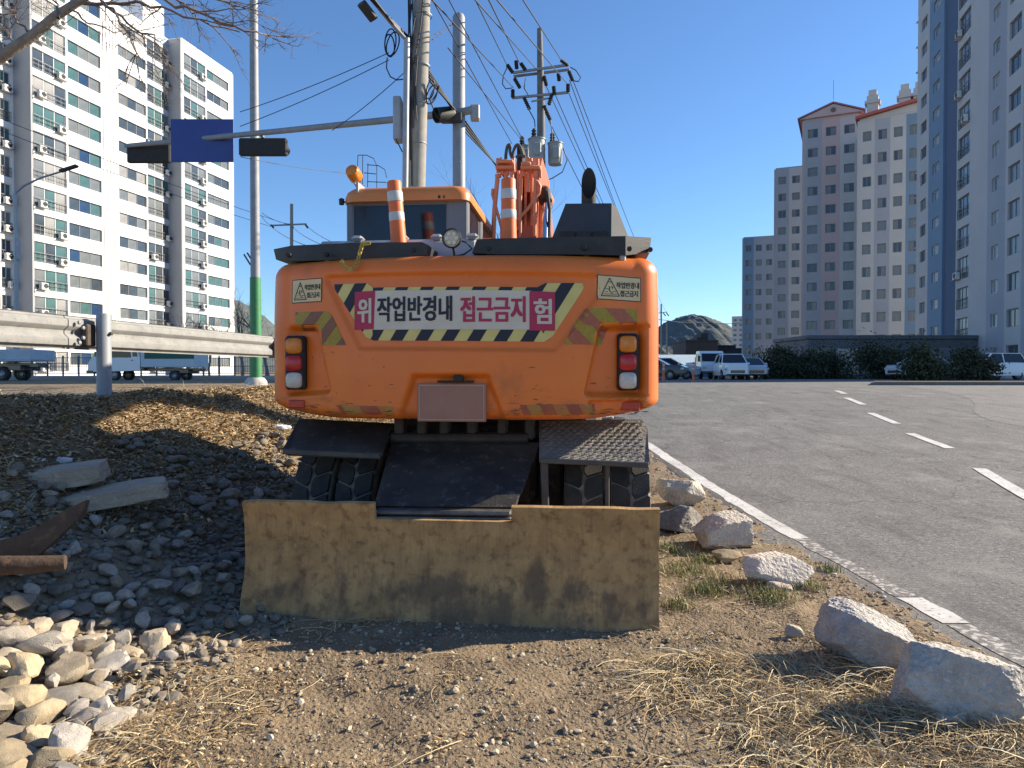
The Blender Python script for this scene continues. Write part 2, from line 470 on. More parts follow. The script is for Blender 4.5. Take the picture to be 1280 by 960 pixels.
# ------------------------------------------------------------------ ground sheet
def axis(lo, hi, step, far_lo, far_hi, g=1.16):
    a = list(np.arange(lo, hi + 1e-6, step))
    s = step; x = hi
    while x < far_hi:
        s *= g; x += s; a.append(x)
    s = step; x = lo; b = []
    while x > far_lo:
        s *= g; x -= s; b.append(x)
    return np.array(b[::-1] + a)
gx = axis(-5.6, 3.4, .045, -3500, 3500)
gy = axis(1.6, 9.0, .045, -60, 4500, 1.13)
XX, YY = np.meshgrid(gx, gy)
ZZ = rough_h(XX, YY)
nx, ny = len(gx), len(gy)
gv = np.stack([XX.ravel(), YY.ravel(), ZZ.ravel()], 1)
idx = np.arange(nx * ny).reshape(ny, nx)
gf = np.stack([idx[:-1, :-1].ravel(), idx[:-1, 1:].ravel(), idx[1:, 1:].ravel(), idx[1:, :-1].ravel()], 1)
structure(link('ground', rawmesh('ground', gv.tolist(), gf.tolist(), dirt, 180)))

def sheet(name, xs_fn, ys, nxs, zoff, mat, zfn=None):
    v = []; f = []
    for Y in ys:
        xa, xb = xs_fn(Y)
        for i in range(nxs + 1):
            X = xa + (xb - xa) * i / nxs
            v.append((X, Y, (zfn(X, Y) if zfn else hz(X, Y)) + zoff))
    w = nxs + 1
    for j in range(len(ys) - 1):
        for i in range(nxs):
            f.append([j * w + i, j * w + i + 1, (j + 1) * w + i + 1, (j + 1) * w + i])
    return link(name, rawmesh(name, v, f, mat, 180))
def rz(X, Y):                                       # surface of the right road
    return float(sm(5, 28, Y))
ys = list(np.arange(-4, 12, .12)) + list(np.arange(12, 60, .5))
def redge(Y):
    return EL(Y) - .50 + .07 * float(vnoise(np.array(Y * 2.3), np.array(1.5), 4)) + .035 * float(vnoise(np.array(Y * 9.), np.array(3.5), 4))
structure(sheet('road', lambda Y: (redge(Y), 70), ys, 90, .0, asphalt, rz))
# patched asphalt to the right of the lane
structure(sheet('asphalt_patch', lambda Y: (12.6 - 2.2 * math.exp(-((Y - 15.5) / 3.6) ** 2) + max(0, Y - 15) * .15, 66), list(np.arange(10.5, 26.5, .4)), 12, .004, asphalt_old, rz))
lys = list(np.arange(-10, 42, 1.0))
structure(sheet('cross_road', lambda Y: (-90, float(G(Y)) - .85), lys, 3, 0, asphalt, lambda X, Y: 1.03))
structure(sheet('pavement', lambda Y: (-90, -8), list(np.arange(42, 47, 1.0)), 2, 0, M('paving', (.34, .335, .32), (.28, .275, .265), 1.5, .9), lambda X, Y: 1.26))
kb = MB().box((-90, 41.7, .9), (-8, 42.02, 1.268), .02)
structure(kb.obj('kerb', M('kerb_stone', (.42, .42, .40), (.35, .35, .33), 3, .85)))
# painted marks
def line_strip(name, fn, ys, w, z, m):
    v = []; f = []
    for Y in ys:
        j = .02 * float(vnoise(np.array(Y * 5.), np.array(.5), 9))
        k = .02 * float(vnoise(np.array(Y * 5.), np.array(7.5), 9))
        x = fn(Y)
        v += [(x - w / 2 + j, Y, rz(x, Y) + z), (x + w / 2 + k, Y, rz(x, Y) + z)]
    for i in range(len(ys) - 1):
        f.append([2 * i, 2 * i + 1, 2 * i + 3, 2 * i + 2])
    o = link(name, rawmesh(name, v, f, m))
    return structure(o)
line_strip('edge_line', EL, np.arange(6.35, 27, .1), .17, .004, paint_w)
line_strip('edge_line', EL, np.arange(4.22, 4.72, .06), .17, .004, paint_w)
paint_worn = M('worn_road_paint', (.55, .53, .49), (.42, .40, .37), 3, .85, .5, 180, c3=(.15, .143, .135), s3=22, lo3=.42, hi3=.50, bdist=.004)
line_strip('edge_line', EL, np.arange(4.72, 6.4, .08), .15, .0035, paint_worn)
line_strip('edge_line', EL, np.arange(2.6, 4.24, .08), .15, .0035, paint_worn)
line_strip('seam_strip', lambda Y: EL(Y) - .17, np.arange(7.4, 13, .1), .11, .006, asphalt_dk)
for (x0, y0, x1, y1) in ((1224, 586, 1296, 628), (1137, 542, 1188, 561), (1088, 516.5, 1121, 530), (1058, 497.5, 1079, 506), (1045.5, 488.5, 1056, 492.5)):
    def onroad(px, py):
        d = ray(px, py); Y = 3.0
        while Y < 60:
            t = Y / d.y
            if CAMZ + d.z * t <= rz(0, Y): return Vector((d.x * t, Y, rz(0, Y)))
            Y += .01
    a = onroad(x0, y0); b = onroad(x1, y1)
    d = (a - b); d.z = 0; nrm = Vector((d.y, -d.x, 0)).normalized() * .09
    v = []; f = []
    for i in range(9):
        p = b.lerp(a, i / 8)
        jj = .012 * float(vnoise(np.array(i * 1.7), np.array(x0 * .1), 3))
        for s in (-1, 1):
            q = p + nrm * s * (1 + jj * 8)
            v.append((q.x, q.y, rz(0, q.y) + .008))
    for i in range(8): f.append([2 * i, 2 * i + 1, 2 * i + 3, 2 * i + 2])
    structure(link('lane_dash', rawmesh('lane_dash', v, f, paint_w)))
for Y0 in (0,):
    sheet_o = sheet('edge_line', lambda Y: (float(G(Y)) - 1.25, float(G(Y)) - 1.10), list(np.arange(-5, 40, 1.0)), 1, .004, paint_w, lambda X, Y: 1.03)
    structure(sheet_o)
# far traffic island on the right with its kerb
isl = MB()
p0 = P(1088, 484, 27.5)
isl.prism([(p0.x, 27.3, .7), (60, 27.0, .7), (60, 29.6, .7), (p0.x + 1.2, 29.6, .7)], (0, 0, .43))
structure(isl.obj('traffic_island', M('island_earth', (.14, .115, .085), (.10, .085, .065), 3, .95, .5, 40)))
ik = MB().prism([(p0.x - .2, 27.1, .7), (60, 26.78, .7), (60, 26.97, .7), (p0.x - .1, 27.28, .7)], (0, 0, .40))
structure(ik.obj('kerb', M('kerb_dark', (.16, .155, .15), (.12, .12, .115), 3, .85)))

# hills
def hills(name, prof, Y):
    v = []; f = []
    n = len(prof); rows = 40
    for j in range(rows + 1):
        t = j / rows
        for i, (px, py) in enumerate(prof):
            q = P(px, py, Y)
            zz = 1 + (q.z - 1) * math.sin(t * math.pi / 2) ** 1.0
            wob = 1 + (.03 * float(vnoise(np.array(i * .12), np.array(j * .3), 5)) + .012 * float(vnoise(np.array(i * .7), np.array(j * .9), 5))) * (1 if j < rows else 0)
            v.append((q.x, Y - 420 * (1 - t), zz * wob - (2 if j == 0 else 0)))
    for j in range(rows):
        for i in range(n - 1):
            a = j * n + i; f.append([a, a + 1, a + n + 1, a + n])
    o = len(v)
    for i in range(n):
        q = P(prof[i][0], prof[i][1], Y); v.append((q.x, Y + 500, -2))
    for i in range(n - 1): f.append([rows * n + i, rows * n + i + 1, o + i + 1, o + i])
    return structure(link(name, rawmesh(name, v, f, hill_m, 180)))
pr = []
for px in np.arange(640, 1100, 1.2):
    y = 462 - 52 * math.exp(-((px - 849) / 60) ** 2) - 22 * math.exp(-((px - 895) / 60) ** 2) - 30 * math.exp(-((px - 740) / 60) ** 2)
    pr.append((px, y + 1.3 * float(vnoise(np.array(px * .21), np.array(.3), 6)) + .8 * float(vnoise(np.array(px * .9), np.array(.3), 6))))
hills('hill', pr, 1500)
pr = []
for px in np.arange(-60, 480, 1.6):
    y = 462 - 86 * math.exp(-((px - 290) / 80) ** 2) + 1.3 * float(vnoise(np.array(px * .21), np.array(.3), 7)) + .8 * float(vnoise(np.array(px * .9), np.array(.3), 7))
    pr.append((px, y))
hills('hill', pr, 1700)

# ================================================================== excavator
EX0 = Vector((-.415, 4.275, 0)); EYAW = R(6)
exX = Vector((math.cos(EYAW), -math.sin(EYAW), 0)); exY = Vector((math.sin(EYAW), math.cos(EYAW), 0))
def L(px, py, yl):                                   # pixel ray met with the machine's plane y = yl
    d = ray(px, py)
    o = Vector((0, 0, CAMZ))
    t = (yl - (o - EX0).dot(exY)) / d.dot(exY)
    p = o + d * t - EX0
    return Vector((p.dot(exX), p.dot(exY), p.z))
exc = thing('excavator', 'orange wheeled excavator seen from behind with a mustard dozer blade lowered on the ground', 'excavator', EX0, -EYAW)

# ---- counterweight
xl = L(345, 430, .75).x; xr = L(823, 430, .75).x
CWX = (xl + xr) / 2; CWH = (xr - xl) / 2
ZB, ZT = L(584, 525, .42).z, L(584, 321, .55).z
def xz(px, py, y=.42):
    p = L(px, py, y); return (p.x, p.z)
# plan outline
RR = 3.4; YC = .38; CR = .16
def rear_y(x): return YC + RR - math.sqrt(max(RR * RR - (x - CWX) ** 2, .01))
outl = []
xe = CWH - CR
ye = rear_y(CWX + xe)
n_side = 14
for i in range(n_side): outl.append((CWX - CWH, 1.7 - (1.7 - (ye + CR)) * i / n_side))
for i in range(14):
    a = math.pi + (math.pi / 2) * i / 14
    outl.append((CWX - xe + CR * math.cos(a), ye + CR + CR * math.sin(a)))
n_r = 236
for i in range(n_r + 1):
    x = CWX - xe + 2 * xe * i / n_r
    outl.append((x, rear_y(x)))
for i in range(1, 15):
    a = 1.5 * math.pi + (math.pi / 2) * i / 14
    outl.append((CWX + xe + CR * math.cos(a), ye + CR + CR * math.sin(a)))
for i in range(1, n_side + 1): outl.append((CWX + CWH, ye + CR + (1.7 - ye - CR) * i / n_side))
outl = [Vector(p) for p in outl]
nrm = []
for i in range(len(outl)):
    t = outl[min(i + 1, len(outl) - 1)] - outl[max(i - 1, 0)]
    nrm.append(Vector((t.y, -t.x)).normalized())     # outward
def sdpoly(x, z, poly):                               # signed distance, negative inside
    d = 1e9; ins = False; n = len(poly)
    for i in range(n):
        ax, az = poly[i]; bx, bz = poly[(i + 1) % n]
        ex, ez = bx - ax, bz - az; wx, wz = x - ax, z - az
        t = max(0, min(1, (wx * ex + wz * ez) / (ex * ex + ez * ez)))
        dx, dz = wx - ex * t, wz - ez * t
        d = min(d, dx * dx + dz * dz)
        if (az > z) != (bz > z) and x < (bx - ax) * (z - az) / (bz - az) + ax: ins = not ins
    return (-1 if ins else 1) * math.sqrt(d)
def pp(pts): return [xz(*p) for p in pts]
rec = [  # polygon, depth, edge width, rounding
    (pp([(404, 347), (742, 345), (745, 366), (692, 434), (450, 432)]), .022, .035, .02),
    (pp([(755, 412), (806, 409), (806, 492), (737, 490)]), .085, .05, .02),
    (pp([(352, 412), (384, 413), (402, 487), (350, 491)]), .06, .045, .02),
    (pp([(519, 472), (609, 472), (634, 540), (496, 540)]), .05, .04, .012),
    (pp([(738, 504), (803, 504), (803, 516), (740, 516)]), .03, .018, .012),
]
def depth(x, z):
    t = 0
    for poly, dp, w, rd in rec:
        mx = min(p[0] for p in poly) - .1; Mx = max(p[0] for p in poly) + .1
        if x < mx or x > Mx: continue
        s = sdpoly(x, z, poly) - rd
        k = min(1, max(0, .5 - s / w)); k = k * k * (3 - 2 * k)
        t = max(t, dp * k)
    # crease running above the banner: the upper part stands slightly proud
    return t
def fillet(z):
    rt, rb = .11, .07
    if z > ZT - rt: q = (z - (ZT - rt)) / rt; return rt * (1 - math.sqrt(max(0, 1 - q * q)))
    if z < ZB + rb: q = ((ZB + rb) - z) / rb; return rb * (1 - math.sqrt(max(0, 1 - q * q)))
    return 0
zs = []
for i in range(9): zs.append(ZB + .07 * (1 - math.cos(math.pi / 2 * i / 9)))
k0 = 92
for i in range(k0 + 1): zs.append(ZB + .07 + (ZT - .11 - ZB - .07) * i / k0)
for i in range(1, 12): zs.append(ZT - .11 + .11 * math.sin(math.pi / 2 * i / 11))
def cw_pt(i, z, extra=0):
    p = outl[i]; n = nrm[i]
    lift = .055 * max(0, abs(p.x - CWX) - .75) ** 2 / .25 if p.y < 1 else .055     # underside rises to the corners
    z2 = z + lift * max(0, 1 - (z - ZB) / .35)
    d = fillet(z) + (depth(p.x, z2) if n.y < -.3 else 0) - extra
    # tumblehome: upper third leans in a little
    d += .05 * max(0, (z - (ZB + .62 * (ZT - ZB))) / (ZT - ZB)) ** 1.3
    return Vector((p.x - n.x * d, p.y - n.y * d, z2))
mb = MB()
vs = []; fs = []
no = len(outl)
for z in zs:
    for i in range(no): vs.append(cw_pt(i, z))
for j in range(len(zs) - 1):
    for i in range(no - 1): fs.append([j * no + i, j * no + i + 1, (j + 1) * no + i + 1, (j + 1) * no + i])
fs.append([i for i in range(no)][::-1]); fs.append([(len(zs) - 1) * no + i for i in range(no)])
mb.add(vs, fs)
mb.obj('counterweight', orange, exc, 50)

def surf(x, z, off=.003):                            # point lying on the counterweight's rear face
    lo, hi = n_side, no - n_side - 1
    while hi - lo > 1:
        m_ = (lo + hi) // 2
        if outl[m_].x <= x: lo = m_
        else: hi = m_
    t = (x - outl[lo].x) / max(1e-6, outl[hi].x - outl[lo].x)
    p = outl[lo].lerp(outl[hi], t); n = nrm[lo].lerp(nrm[hi], t).normalized()
    d = fillet(z) + depth(x, z) + .05 * max(0, (z - (ZB + .62 * (ZT - ZB))) / (ZT - ZB)) ** 1.3 - off
    return Vector((p.x - n.x * d, p.y - n.y * d, z))
def clip(poly, a, b, c):                              # keep a*x + b*z <= c
    out = []; n = len(poly)
    for i in range(n):
        p, q = poly[i], poly[(i + 1) % n]
        fp, fq = a * p[0] + b * p[1] - c, a * q[0] + b * q[1] - c
        if fp <= 0: out.append(p)
        if fp * fq < 0:
            t = fp / (fp - fq); out.append((p[0] + (q[0] - p[0]) * t, p[1] + (q[1] - p[1]) * t))
    return out
def clip_convex(poly, win):                           # win counter-clockwise or clockwise convex
    area = sum(win[i][0] * win[(i + 1) % len(win)][1] - win[(i + 1) % len(win)][0] * win[i][1] for i in range(len(win)))
    sg = 1 if area > 0 else -1
    for i in range(len(win)):
        (ax, az), (bx, bz) = win[i], win[(i + 1) % len(win)]
        a, b = (bz - az) * sg, -(bx - ax) * sg
        poly = clip(poly, a, b, a * ax + b * az)
        if len(poly) < 3: return []
    return poly
def conform(polys, off, step=.03):
    m_ = MB()
    for poly in polys:
        if len(poly) < 3: continue
        x0 = min(p[0] for p in poly); x1 = max(p[0] for p in poly)
        z0 = min(p[1] for p in poly); z1 = max(p[1] for p in poly)
        k = math.floor(x0 / step)
        while k * step < x1:
            s_ = clip(clip(poly, -1, 0, -k * step), 1, 0, (k + 1) * step)
            j = math.floor(z0 / step)
            while j * step < z1 and len(s_) > 2:
                q = clip(clip(s_, 0, -1, -j * step), 0, 1, (j + 1) * step)
                if len(q) > 2: m_.add([surf(a, b, off) for a, b in q], [list(range(len(q)))])
                j += 1
            k += 1
    return m_
def stripes(win, width, slope, phase=0):              # alternate slanted bands clipped to a convex window
    x0 = min(p[0] for p in win); x1 = max(p[0] for p in win)
    z0 = min(p[1] for p in win); z1 = max(p[1] for p in win)
    out = []
    x = x0 - abs(slope) * (z1 - z0) * 2 - width * 4 + phase
    while x < x1 + abs(slope) * (z1 - z0) * 2:
        q = [(x, z0), (x + width, z0), (x + width + slope * (z1 - z0), z1), (x + slope * (z1 - z0), z1)]
        c_ = clip_convex(q, win)
        if len(c_) > 2: out.append(c_)
        x += 2 * width
    return out
def text_mesh(body, bold=0.0):
    c = bpy.data.curves.new('t', 'FONT'); c.body = body; c.size = 1; c.offset = bold; c.resolution_u = 2
    o = bpy.data.objects.new('t', c); COL.objects.link(o)
    bpy.context.view_layer.update()
    dg = bpy.context.evaluated_depsgraph_get()
    me = o.evaluated_get(dg).to_mesh()
    v = [(p.co.x, p.co.y) for p in me.vertices]; f = [list(p.vertices) for p in me.polygons]
    o.evaluated_get(dg).to_mesh_clear()
    bpy.data.objects.remove(o); bpy.data.curves.remove(c)
    return v, f
def lettering(m_, body, quad_px, off, bold=.02):       # fit text in a px box (x0, y0 top, x1, y1 bottom) on the rear face
    v, f = text_mesh(body, 0)
    ax = [p[0] for p in v]; az = [p[1] for p in v]
    x0, x1, z0, z1 = min(ax), max(ax), min(az), max(az)
    (X0, Z1), (X1, Z0) = xz(quad_px[0], quad_px[1]), xz(quad_px[2], quad_px[3])
    k_ = 0
    for dx, dz in ((-1, -.6), (1, -.6), (-1, .6), (1, .6), (0, 0)):
        vv = [surf(X0 + dx * bold + (X1 - X0) * (p[0] - x0) / (x1 - x0), Z0 + dz * bold + (Z1 - Z0) * (p[1] - z0) / (z1 - z0), off + .00025 * k_) for p in v]
        m_.add(vv, f); k_ += 1
    return m_
# ---- warning banner
ban_all = pp([(411, 353.5), (456, 353), (464, 359), (672, 358.5), (682, 353), (729, 351.5), (731, 357), (728, 363), (691, 420), (680, 427), (464, 425.5), (455, 421), (436, 396)])
tri = [pp([(411, 353.5), (456, 353), (464, 359), (466, 425.5), (455, 421), (412, 360)]), pp([(464, 359), (672, 358.5), (680, 427), (464, 425.5)]),
       pp([(672, 358.5), (682, 353), (729, 351.5), (731, 357), (728, 363), (691, 420), (680, 427)])]
band = conform(tri, .004).obj('warning_banner', stripe_y, exc)
sb = []
for w_ in tri: sb += stripes(w_, .088, .62, .045)
for q in sb: conform([q], .0055).obj('hazard_stripe', ink, band)
conform([pp([(465, 363), (664, 363), (664, 412), (465, 412)])], .0075).obj('banner_panel', cream, band)
conform([pp([(440, 364), (467.5, 363), (466, 411), (440, 412)])], .009).obj('red_panel', crimson, band)
conform([pp([(662, 363.5), (694, 364), (694, 413), (662, 413)])], .009).obj('red_panel', crimson, band)
lettering(MB(), '작업반경내', (471, 371.5, 565.5, 401), .0105, .0045).obj('lettering', ink, band)
lettering(MB(), '접근금지', (577, 371.5, 656.5, 402), .0105, .0048).obj('lettering', crimson, band)
lettering(MB(), '위', (445, 373, 462, 403), .0125, .005).obj('lettering', cream, band)
lettering(MB(), '험', (668, 373.5, 689, 404), .0125, .005).obj('lettering', cream, band)
# ---- small warning stickers
def sticker(x0, y0, x1, y1, sk):
    q = [(x0, y0), (x1, y0 + sk), (x1, y1 + sk), (x0, y1)]
    s_ = conform([pp([(x0 - 1, y0 - 1), (x1 + 1, y0 + sk - 1), (x1 + 1, y1 + sk + 1), (x0 - 1, y1 + 1)])], .003).obj('warning_sticker', ink, exc)
    conform([pp(q)], .0045).obj('sticker_face', stk_cream, s_)
    w = x1 - x0; h = y1 - y0
    m_ = MB()
    a, b, c = (x0 + .27 * w, y0 + .1 * h), (x0 + .07 * w, y0 + .88 * h), (x0 + .5 * w, y0 + .88 * h)
    for p, q2 in ((a, b), (b, c), (c, a)):
        d = Vector((q2[0] - p[0], q2[1] - p[1])); n_ = Vector((-d.y, d.x)).normalized() * .55
        mm = conform([pp([(p[0] - n_.x, p[1] - n_.y), (q2[0] - n_.x, q2[1] - n_.y), (q2[0] + n_.x, q2[1] + n_.y), (p[0] + n_.x, p[1] + n_.y)])], .006)
        m_.add(mm.v, mm.f)
    for (u0, v0, u1, v1, t) in ((.22, .27, .32, .27, 1.0), (.26, .45, .27, .68, 1.3), (.17, .55, .26, .6, .8), (.27, .66, .34, .78, 1), (.3, .5, .36, .5, .7), (.32, .44, .34, .6, .7), (.12, .8, .45, .8, .6), (.33, .7, .42, .68, .7), (.16, .7, .22, .7, .6)):
        p = (x0 + u0 * w, y0 + v0 * h); q2 = (x0 + u1 * w, y0 + v1 * h)
        d = Vector((q2[0] - p[0], q2[1] - p[1])); n_ = Vector((-d.y, d.x)).normalized() * .5 * t
        mm = conform([pp([(p[0] - n_.x, p[1] - n_.y), (q2[0] - n_.x, q2[1] - n_.y), (q2[0] + n_.x, q2[1] + n_.y), (p[0] + n_.x, p[1] + n_.y)])], .006)
        m_.add(mm.v, mm.f)
    m_.obj('pictogram', ink, s_)
    t_ = lettering(MB(), '작업반경내', (x0 + .43 * w, y0 + .23 * h + sk * .6, x0 + .97 * w, y0 + .47 * h + sk * .8), .006, .0012)
    lettering(t_, '접근금지', (x0 + .52 * w, y0 + .59 * h + sk * .6, x0 + .94 * w, y0 + .83 * h + sk * .8), .006, .0012)
    t_.obj('lettering', ink, s_)
sticker(353, 347, 395, 375.5, -1)
sticker(748, 341.5, 803, 371, 2)
# ---- reflective chevron tapes
lt = pp([(357, 388), (406, 388), (413, 396), (430, 431), (396, 431), (384, 414), (356, 412)])
def convex_parts(pts):                                # left and right tape outlines split in two convex pieces
    return pts
lwA = pp([(358, 388), (398, 388), (398, 411), (358, 412)]); lwB = pp([(398, 388), (405, 388), (411, 394), (430, 431), (392, 431), (388, 411)])
def tape(win, wid, slope, ph, mb_, my=None):
    s_ = conform(win, .0028).obj('reflective_tape', my or tape_y, exc)
    st = []
    for w_ in win: st += stripes(w_, wid, slope, ph)
    for q in st: conform([q], .0042).obj('tape_stripe', mb_, s_)
tape([pp([(358, 388), (405, 388), (411, 394), (396, 412), (358, 412)]), pp([(396, 412), (411, 394), (430, 431), (397, 431)])], .105, .85, .03, tape_b)
tape([pp([(733, 383.5), (799, 383.5), (799, 404), (765, 408), (718, 404)]), pp([(718, 404), (765, 408), (757, 430), (704, 430)])], .12, -1.0, .10, tape_r)
tape([pp([(650, 506), (745, 506), (745, 519), (655, 519)])], .085, -.5, .06, tape_fr, tape_fy)
tape([pp([(418, 507), (492, 508), (492, 518), (424, 519)])], .13, -.6, .02, tape_fr, tape_fy)
# ---- grime along the lower edge and scuffs (worn-through paint with its own outline)
gr = MB()
for k in range(120):
    px = rnd.choice([rnd.uniform(352, 500), rnd.uniform(630, 812), rnd.uniform(352, 812)]); py = 520 - abs(rnd.gauss(0, 7)) if rnd.random() < .75 else rnd.uniform(440, 515)
    if 492 < px < 640 and py < 515: continue
    w = rnd.uniform(1, 9) if py > 500 else rnd.uniform(.6, 5); h_ = rnd.uniform(.3, 1.2)
    sk = rnd.uniform(-.6, .6)
    c_ = [(px - w, py + sk), (px, py - h_), (px + w, py - sk), (px + w * .3, py + h_ * .7)]
    mm = conform([pp(c_)], .0018 + .0004 * (k % 5), .05)
    gr.add(mm.v, mm.f)
gr.obj('paint_scuff', grime, exc)['kind'] = 'stuff'
# ---- tail lights
def tail_light(x0, y0, x1, y1):
    a = surf(*xz((x0 + x1) / 2, (y0 + y1) / 2), 0)
    (X0, Z1), (X1, Z0) = xz(x0, y0, a.y), xz(x1, y1, a.y)
    m_ = MB().box((X0, a.y - .045, Z0), (X1, a.y + .06, Z1), .018)
    t_ = m_.obj('tail_light', black, exc, 30)
    hgt = (Z1 - Z0) / 3.15; cx = (X0 + X1) / 2; hw = (X1 - X0) * .40
    for k, mt in enumerate((amber, red_lens, clear_lens)):
        cz = Z1 - .012 - hgt * (k + .5)
        m2 = MB()
        prof = []
        vv = []; ff = []
        rings = [(1.0, 0), (.98, .014), (.82, .024), (.4, .029)]
        sg = 28
        for s_, d_ in rings:
            for q in range(sg):
                an = 2 * math.pi * q / sg
                sx = math.copysign(abs(math.cos(an)) ** .55, math.cos(an)); sz = math.copysign(abs(math.sin(an)) ** .55, math.sin(an))
                vv.append((cx + sx * hw * s_, a.y - .046 - d_, cz + sz * hgt * .46 * s_))
        for r_ in range(3):
            for q in range(sg): ff.append([r_ * sg + q, r_ * sg + (q + 1) % sg, (r_ + 1) * sg + (q + 1) % sg, (r_ + 1) * sg + q])
        ff.append([3 * sg + q for q in range(sg)])
        m2.add(vv, ff)
        m2.obj('lens', mt, t_, 40)
tail_light(358.5, 420, 383.5, 487)
tail_light(771, 417, 798, 488)
def reflector(x0, y0, x1, y1):
    a = surf(*xz((x0 + x1) / 2, (y0 + y1) / 2), 0)
    (X0, Z1), (X1, Z0) = xz(x0, y0, a.y), xz(x1, y1, a.y)
    MB().box((X0, a.y - .012, Z0), (X1, a.y + .05, Z1), .006).obj('reflector', red_refl, exc)
reflector(775, 502, 800, 513)
reflector(361, 500, 381, 510)
# ---- licence plate and its lamp
a = L(564, 503, .40)
(X0, Z1), (X1, Z0) = xz(521.5, 479, .40), xz(607.5, 527.5, .40)
lp = MB().box((X0, .398, Z0), (X1, .412, Z1), .004).obj('licence_plate', plate_m, exc)
bd = MB()
for (b0, b1) in (((X0 + .012, Z0 + .012), (X1 - .012, Z0 + .016)), ((X0 + .012, Z1 - .016), (X1 - .012, Z1 - .012)), ((X0 + .012, Z0 + .016), (X0 + .016, Z1 - .016)), ((X1 - .016, Z0 + .016), (X1 - .012, Z1 - .016))):
    bd.box((b0[0], .3955, b0[1]), (b1[0], .3978, b1[1]))
bd.split('plate_border', M('plate_border', (.5, .36, .29), None, rough=.5), lp)
q = L(573, 474, .40)
MB().box((q.x - .03, .37, q.z - .02), (q.x + .03, .44, q.z + .025), .006).box((q.x - .14, .385, q.z - .022), (q.x + .10, .42, q.z - .008), .004).obj('plate_lamp', black, exc)

# ---- grey hood behind the counterweight and guard ledges on top
hz1 = L(500, 300, 1.0).z
MB().box((CWX - 1.12, .72, ZT - .35), (CWX + 1.14, 2.6, ZT + .02), .04).box((L(402, 300, .95).x, .86, ZT), (L(600, 300, .95).x, 1.15, hz1 - .02), .03).obj('engine_hood', lgrey_paint, exc)
cap = MB()
for px in (450, 505, 548, 592):
    c_ = L(px, 301, .93); cap.box((c_.x - .045, .84, hz1 - .03), (c_.x + .045, .93, hz1 + .012), .02)
cap.split('hood_rib', lgrey_paint, exc)
MB().box((CWX - 1.22, 1.72, ZB - .02), (CWX - .1, 3.6, ZT - .15), .05).box((CWX + .25, 1.72, ZB - .02), (CWX + 1.22, 3.6, ZT + .05), .05).box((CWX - .1, 1.9, ZB - .02), (CWX + .25, 3.2, ZB + .35), .03).split('upper_body', grey_paint, exc)
def ledge(pts_top, pts_bot, y0, y1):
    m_ = MB()
    t0 = [L(px, py, y0 + dy) for px, py, dy in pts_top]; b0 = [L(px, py, y0 + dy) for px, py, dy in pts_bot]
    n = len(t0)
    vs = t0 + b0 + [p + Vector((0, y1 - y0, .0)) for p in t0] + [p + Vector((0, y1 - y0, 0)) for p in b0]
    fs = []
    for i in range(n - 1):
        fs += [[i, i + 1, n + i + 1, n + i], [i, 2 * n + i, 2 * n + i + 1, i + 1], [n + i, n + i + 1, 3 * n + i + 1, 3 * n + i], [2 * n + i, 3 * n + i, 3 * n + i + 1, 2 * n + i + 1]]
    fs += [[0, n, 3 * n, 2 * n], [n - 1, 3 * n - 1, 4 * n - 1, 2 * n - 1]]
    m_.add(vs, fs)
    return m_
lg = ledge([(342, 311.5, .22), (364, 307, .1), (440, 303.5, 0), (527, 302.5, -.02), (535, 306, -.02)], [(345, 324.5, .22), (366, 326.5, .1), (440, 324, 0), (520, 321, -.02), (533, 319, -.02)], .56, .95).obj('guard_ledge', black_plastic, exc, 30)
lg2 = ledge([(596, 299, -.02), (620, 298, -.02), (720, 296, 0), (782, 295, .05), (814, 297, .22)], [(590, 316, -.02), (620, 318, -.02), (720, 318, 0), (782, 319, .05), (812, 316, .22)], .56, .95).obj('guard_ledge', black_plastic, exc, 30)
def bolts(lst, par, yl):
    for px, py, k in lst:
        c_ = L(px, py, yl + (.2 if px < 360 or px > 800 else 0))
        MB().lathe([(0, -.02), (.016, -.02), (.018, .0), (.014, .02), (0, .02)], 10, Matrix.Translation(c_) @ Matrix.Rotation(R(90), 4, 'X')).obj('bolt', black, par, 40)
bolts([(361, 319, 0), (408, 318, 0), (517, 313, 0)], lg, .55)
bolts([(611, 311, 0), (731, 309.5, 0), (787, 311, 0), (813, 312, 0)], lg2, .55)
br = MB()
for px, py in ((412, 325), (470, 325), (505, 323), (520, 321), (610, 319), (640, 319), (668, 320), (700, 320), (733, 321), (778, 322)):
    c_ = L(px, py, .66); br.box((c_.x - .022, .62, c_.z - .05), (c_.x + .022, .72, c_.z + .04), .008)
br.split('ledge_bracket', M('bracket_zinc', (.42, .41, .4), (.25, .23, .2), 12, .5, metal=.4), exc)
# ---- exhaust housing with slots, exhaust pipe
yh = 1.15
A = [L(689, 300, yh), L(764, 300, yh), L(764.5, 254, yh + .12), L(707, 254.5, yh + .12)]
Bp = [Vector((p.x + (.0), p.y + .62, p.z)) for p in A]
rgt = L(790, 300, yh + .0)
rgt_t = L(774, 254, yh + .12)
dv = [A[0], L(788, 300, yh + .3), Vector((L(788, 300, yh + .3).x, yh + .75, A[0].z)), Vector((A[0].x, yh + .75, A[0].z))]
m_ = MB()
v = [A[0], A[1], A[2], A[3], Vector((A[1].x + .16, yh + .20, A[1].z)), Vector((A[2].x + .045, yh + .26, A[2].z)), Vector((A[1].x + .16, yh + .85, A[1].z)), Vector((A[2].x + .045, yh + .7, A[2].z)), Vector((A[0].x, yh + .85, A[0].z)), Vector((A[3].x, yh + .7, A[3].z))]
f = [[0, 1, 2, 3], [1, 4, 5, 2], [4, 6, 7, 5], [6, 8, 9, 7], [8, 0, 3, 9], [3, 2, 5, 7, 9]]
m_.add(v, f)
hou = m_.obj('exhaust_housing', dark_grey, exc)
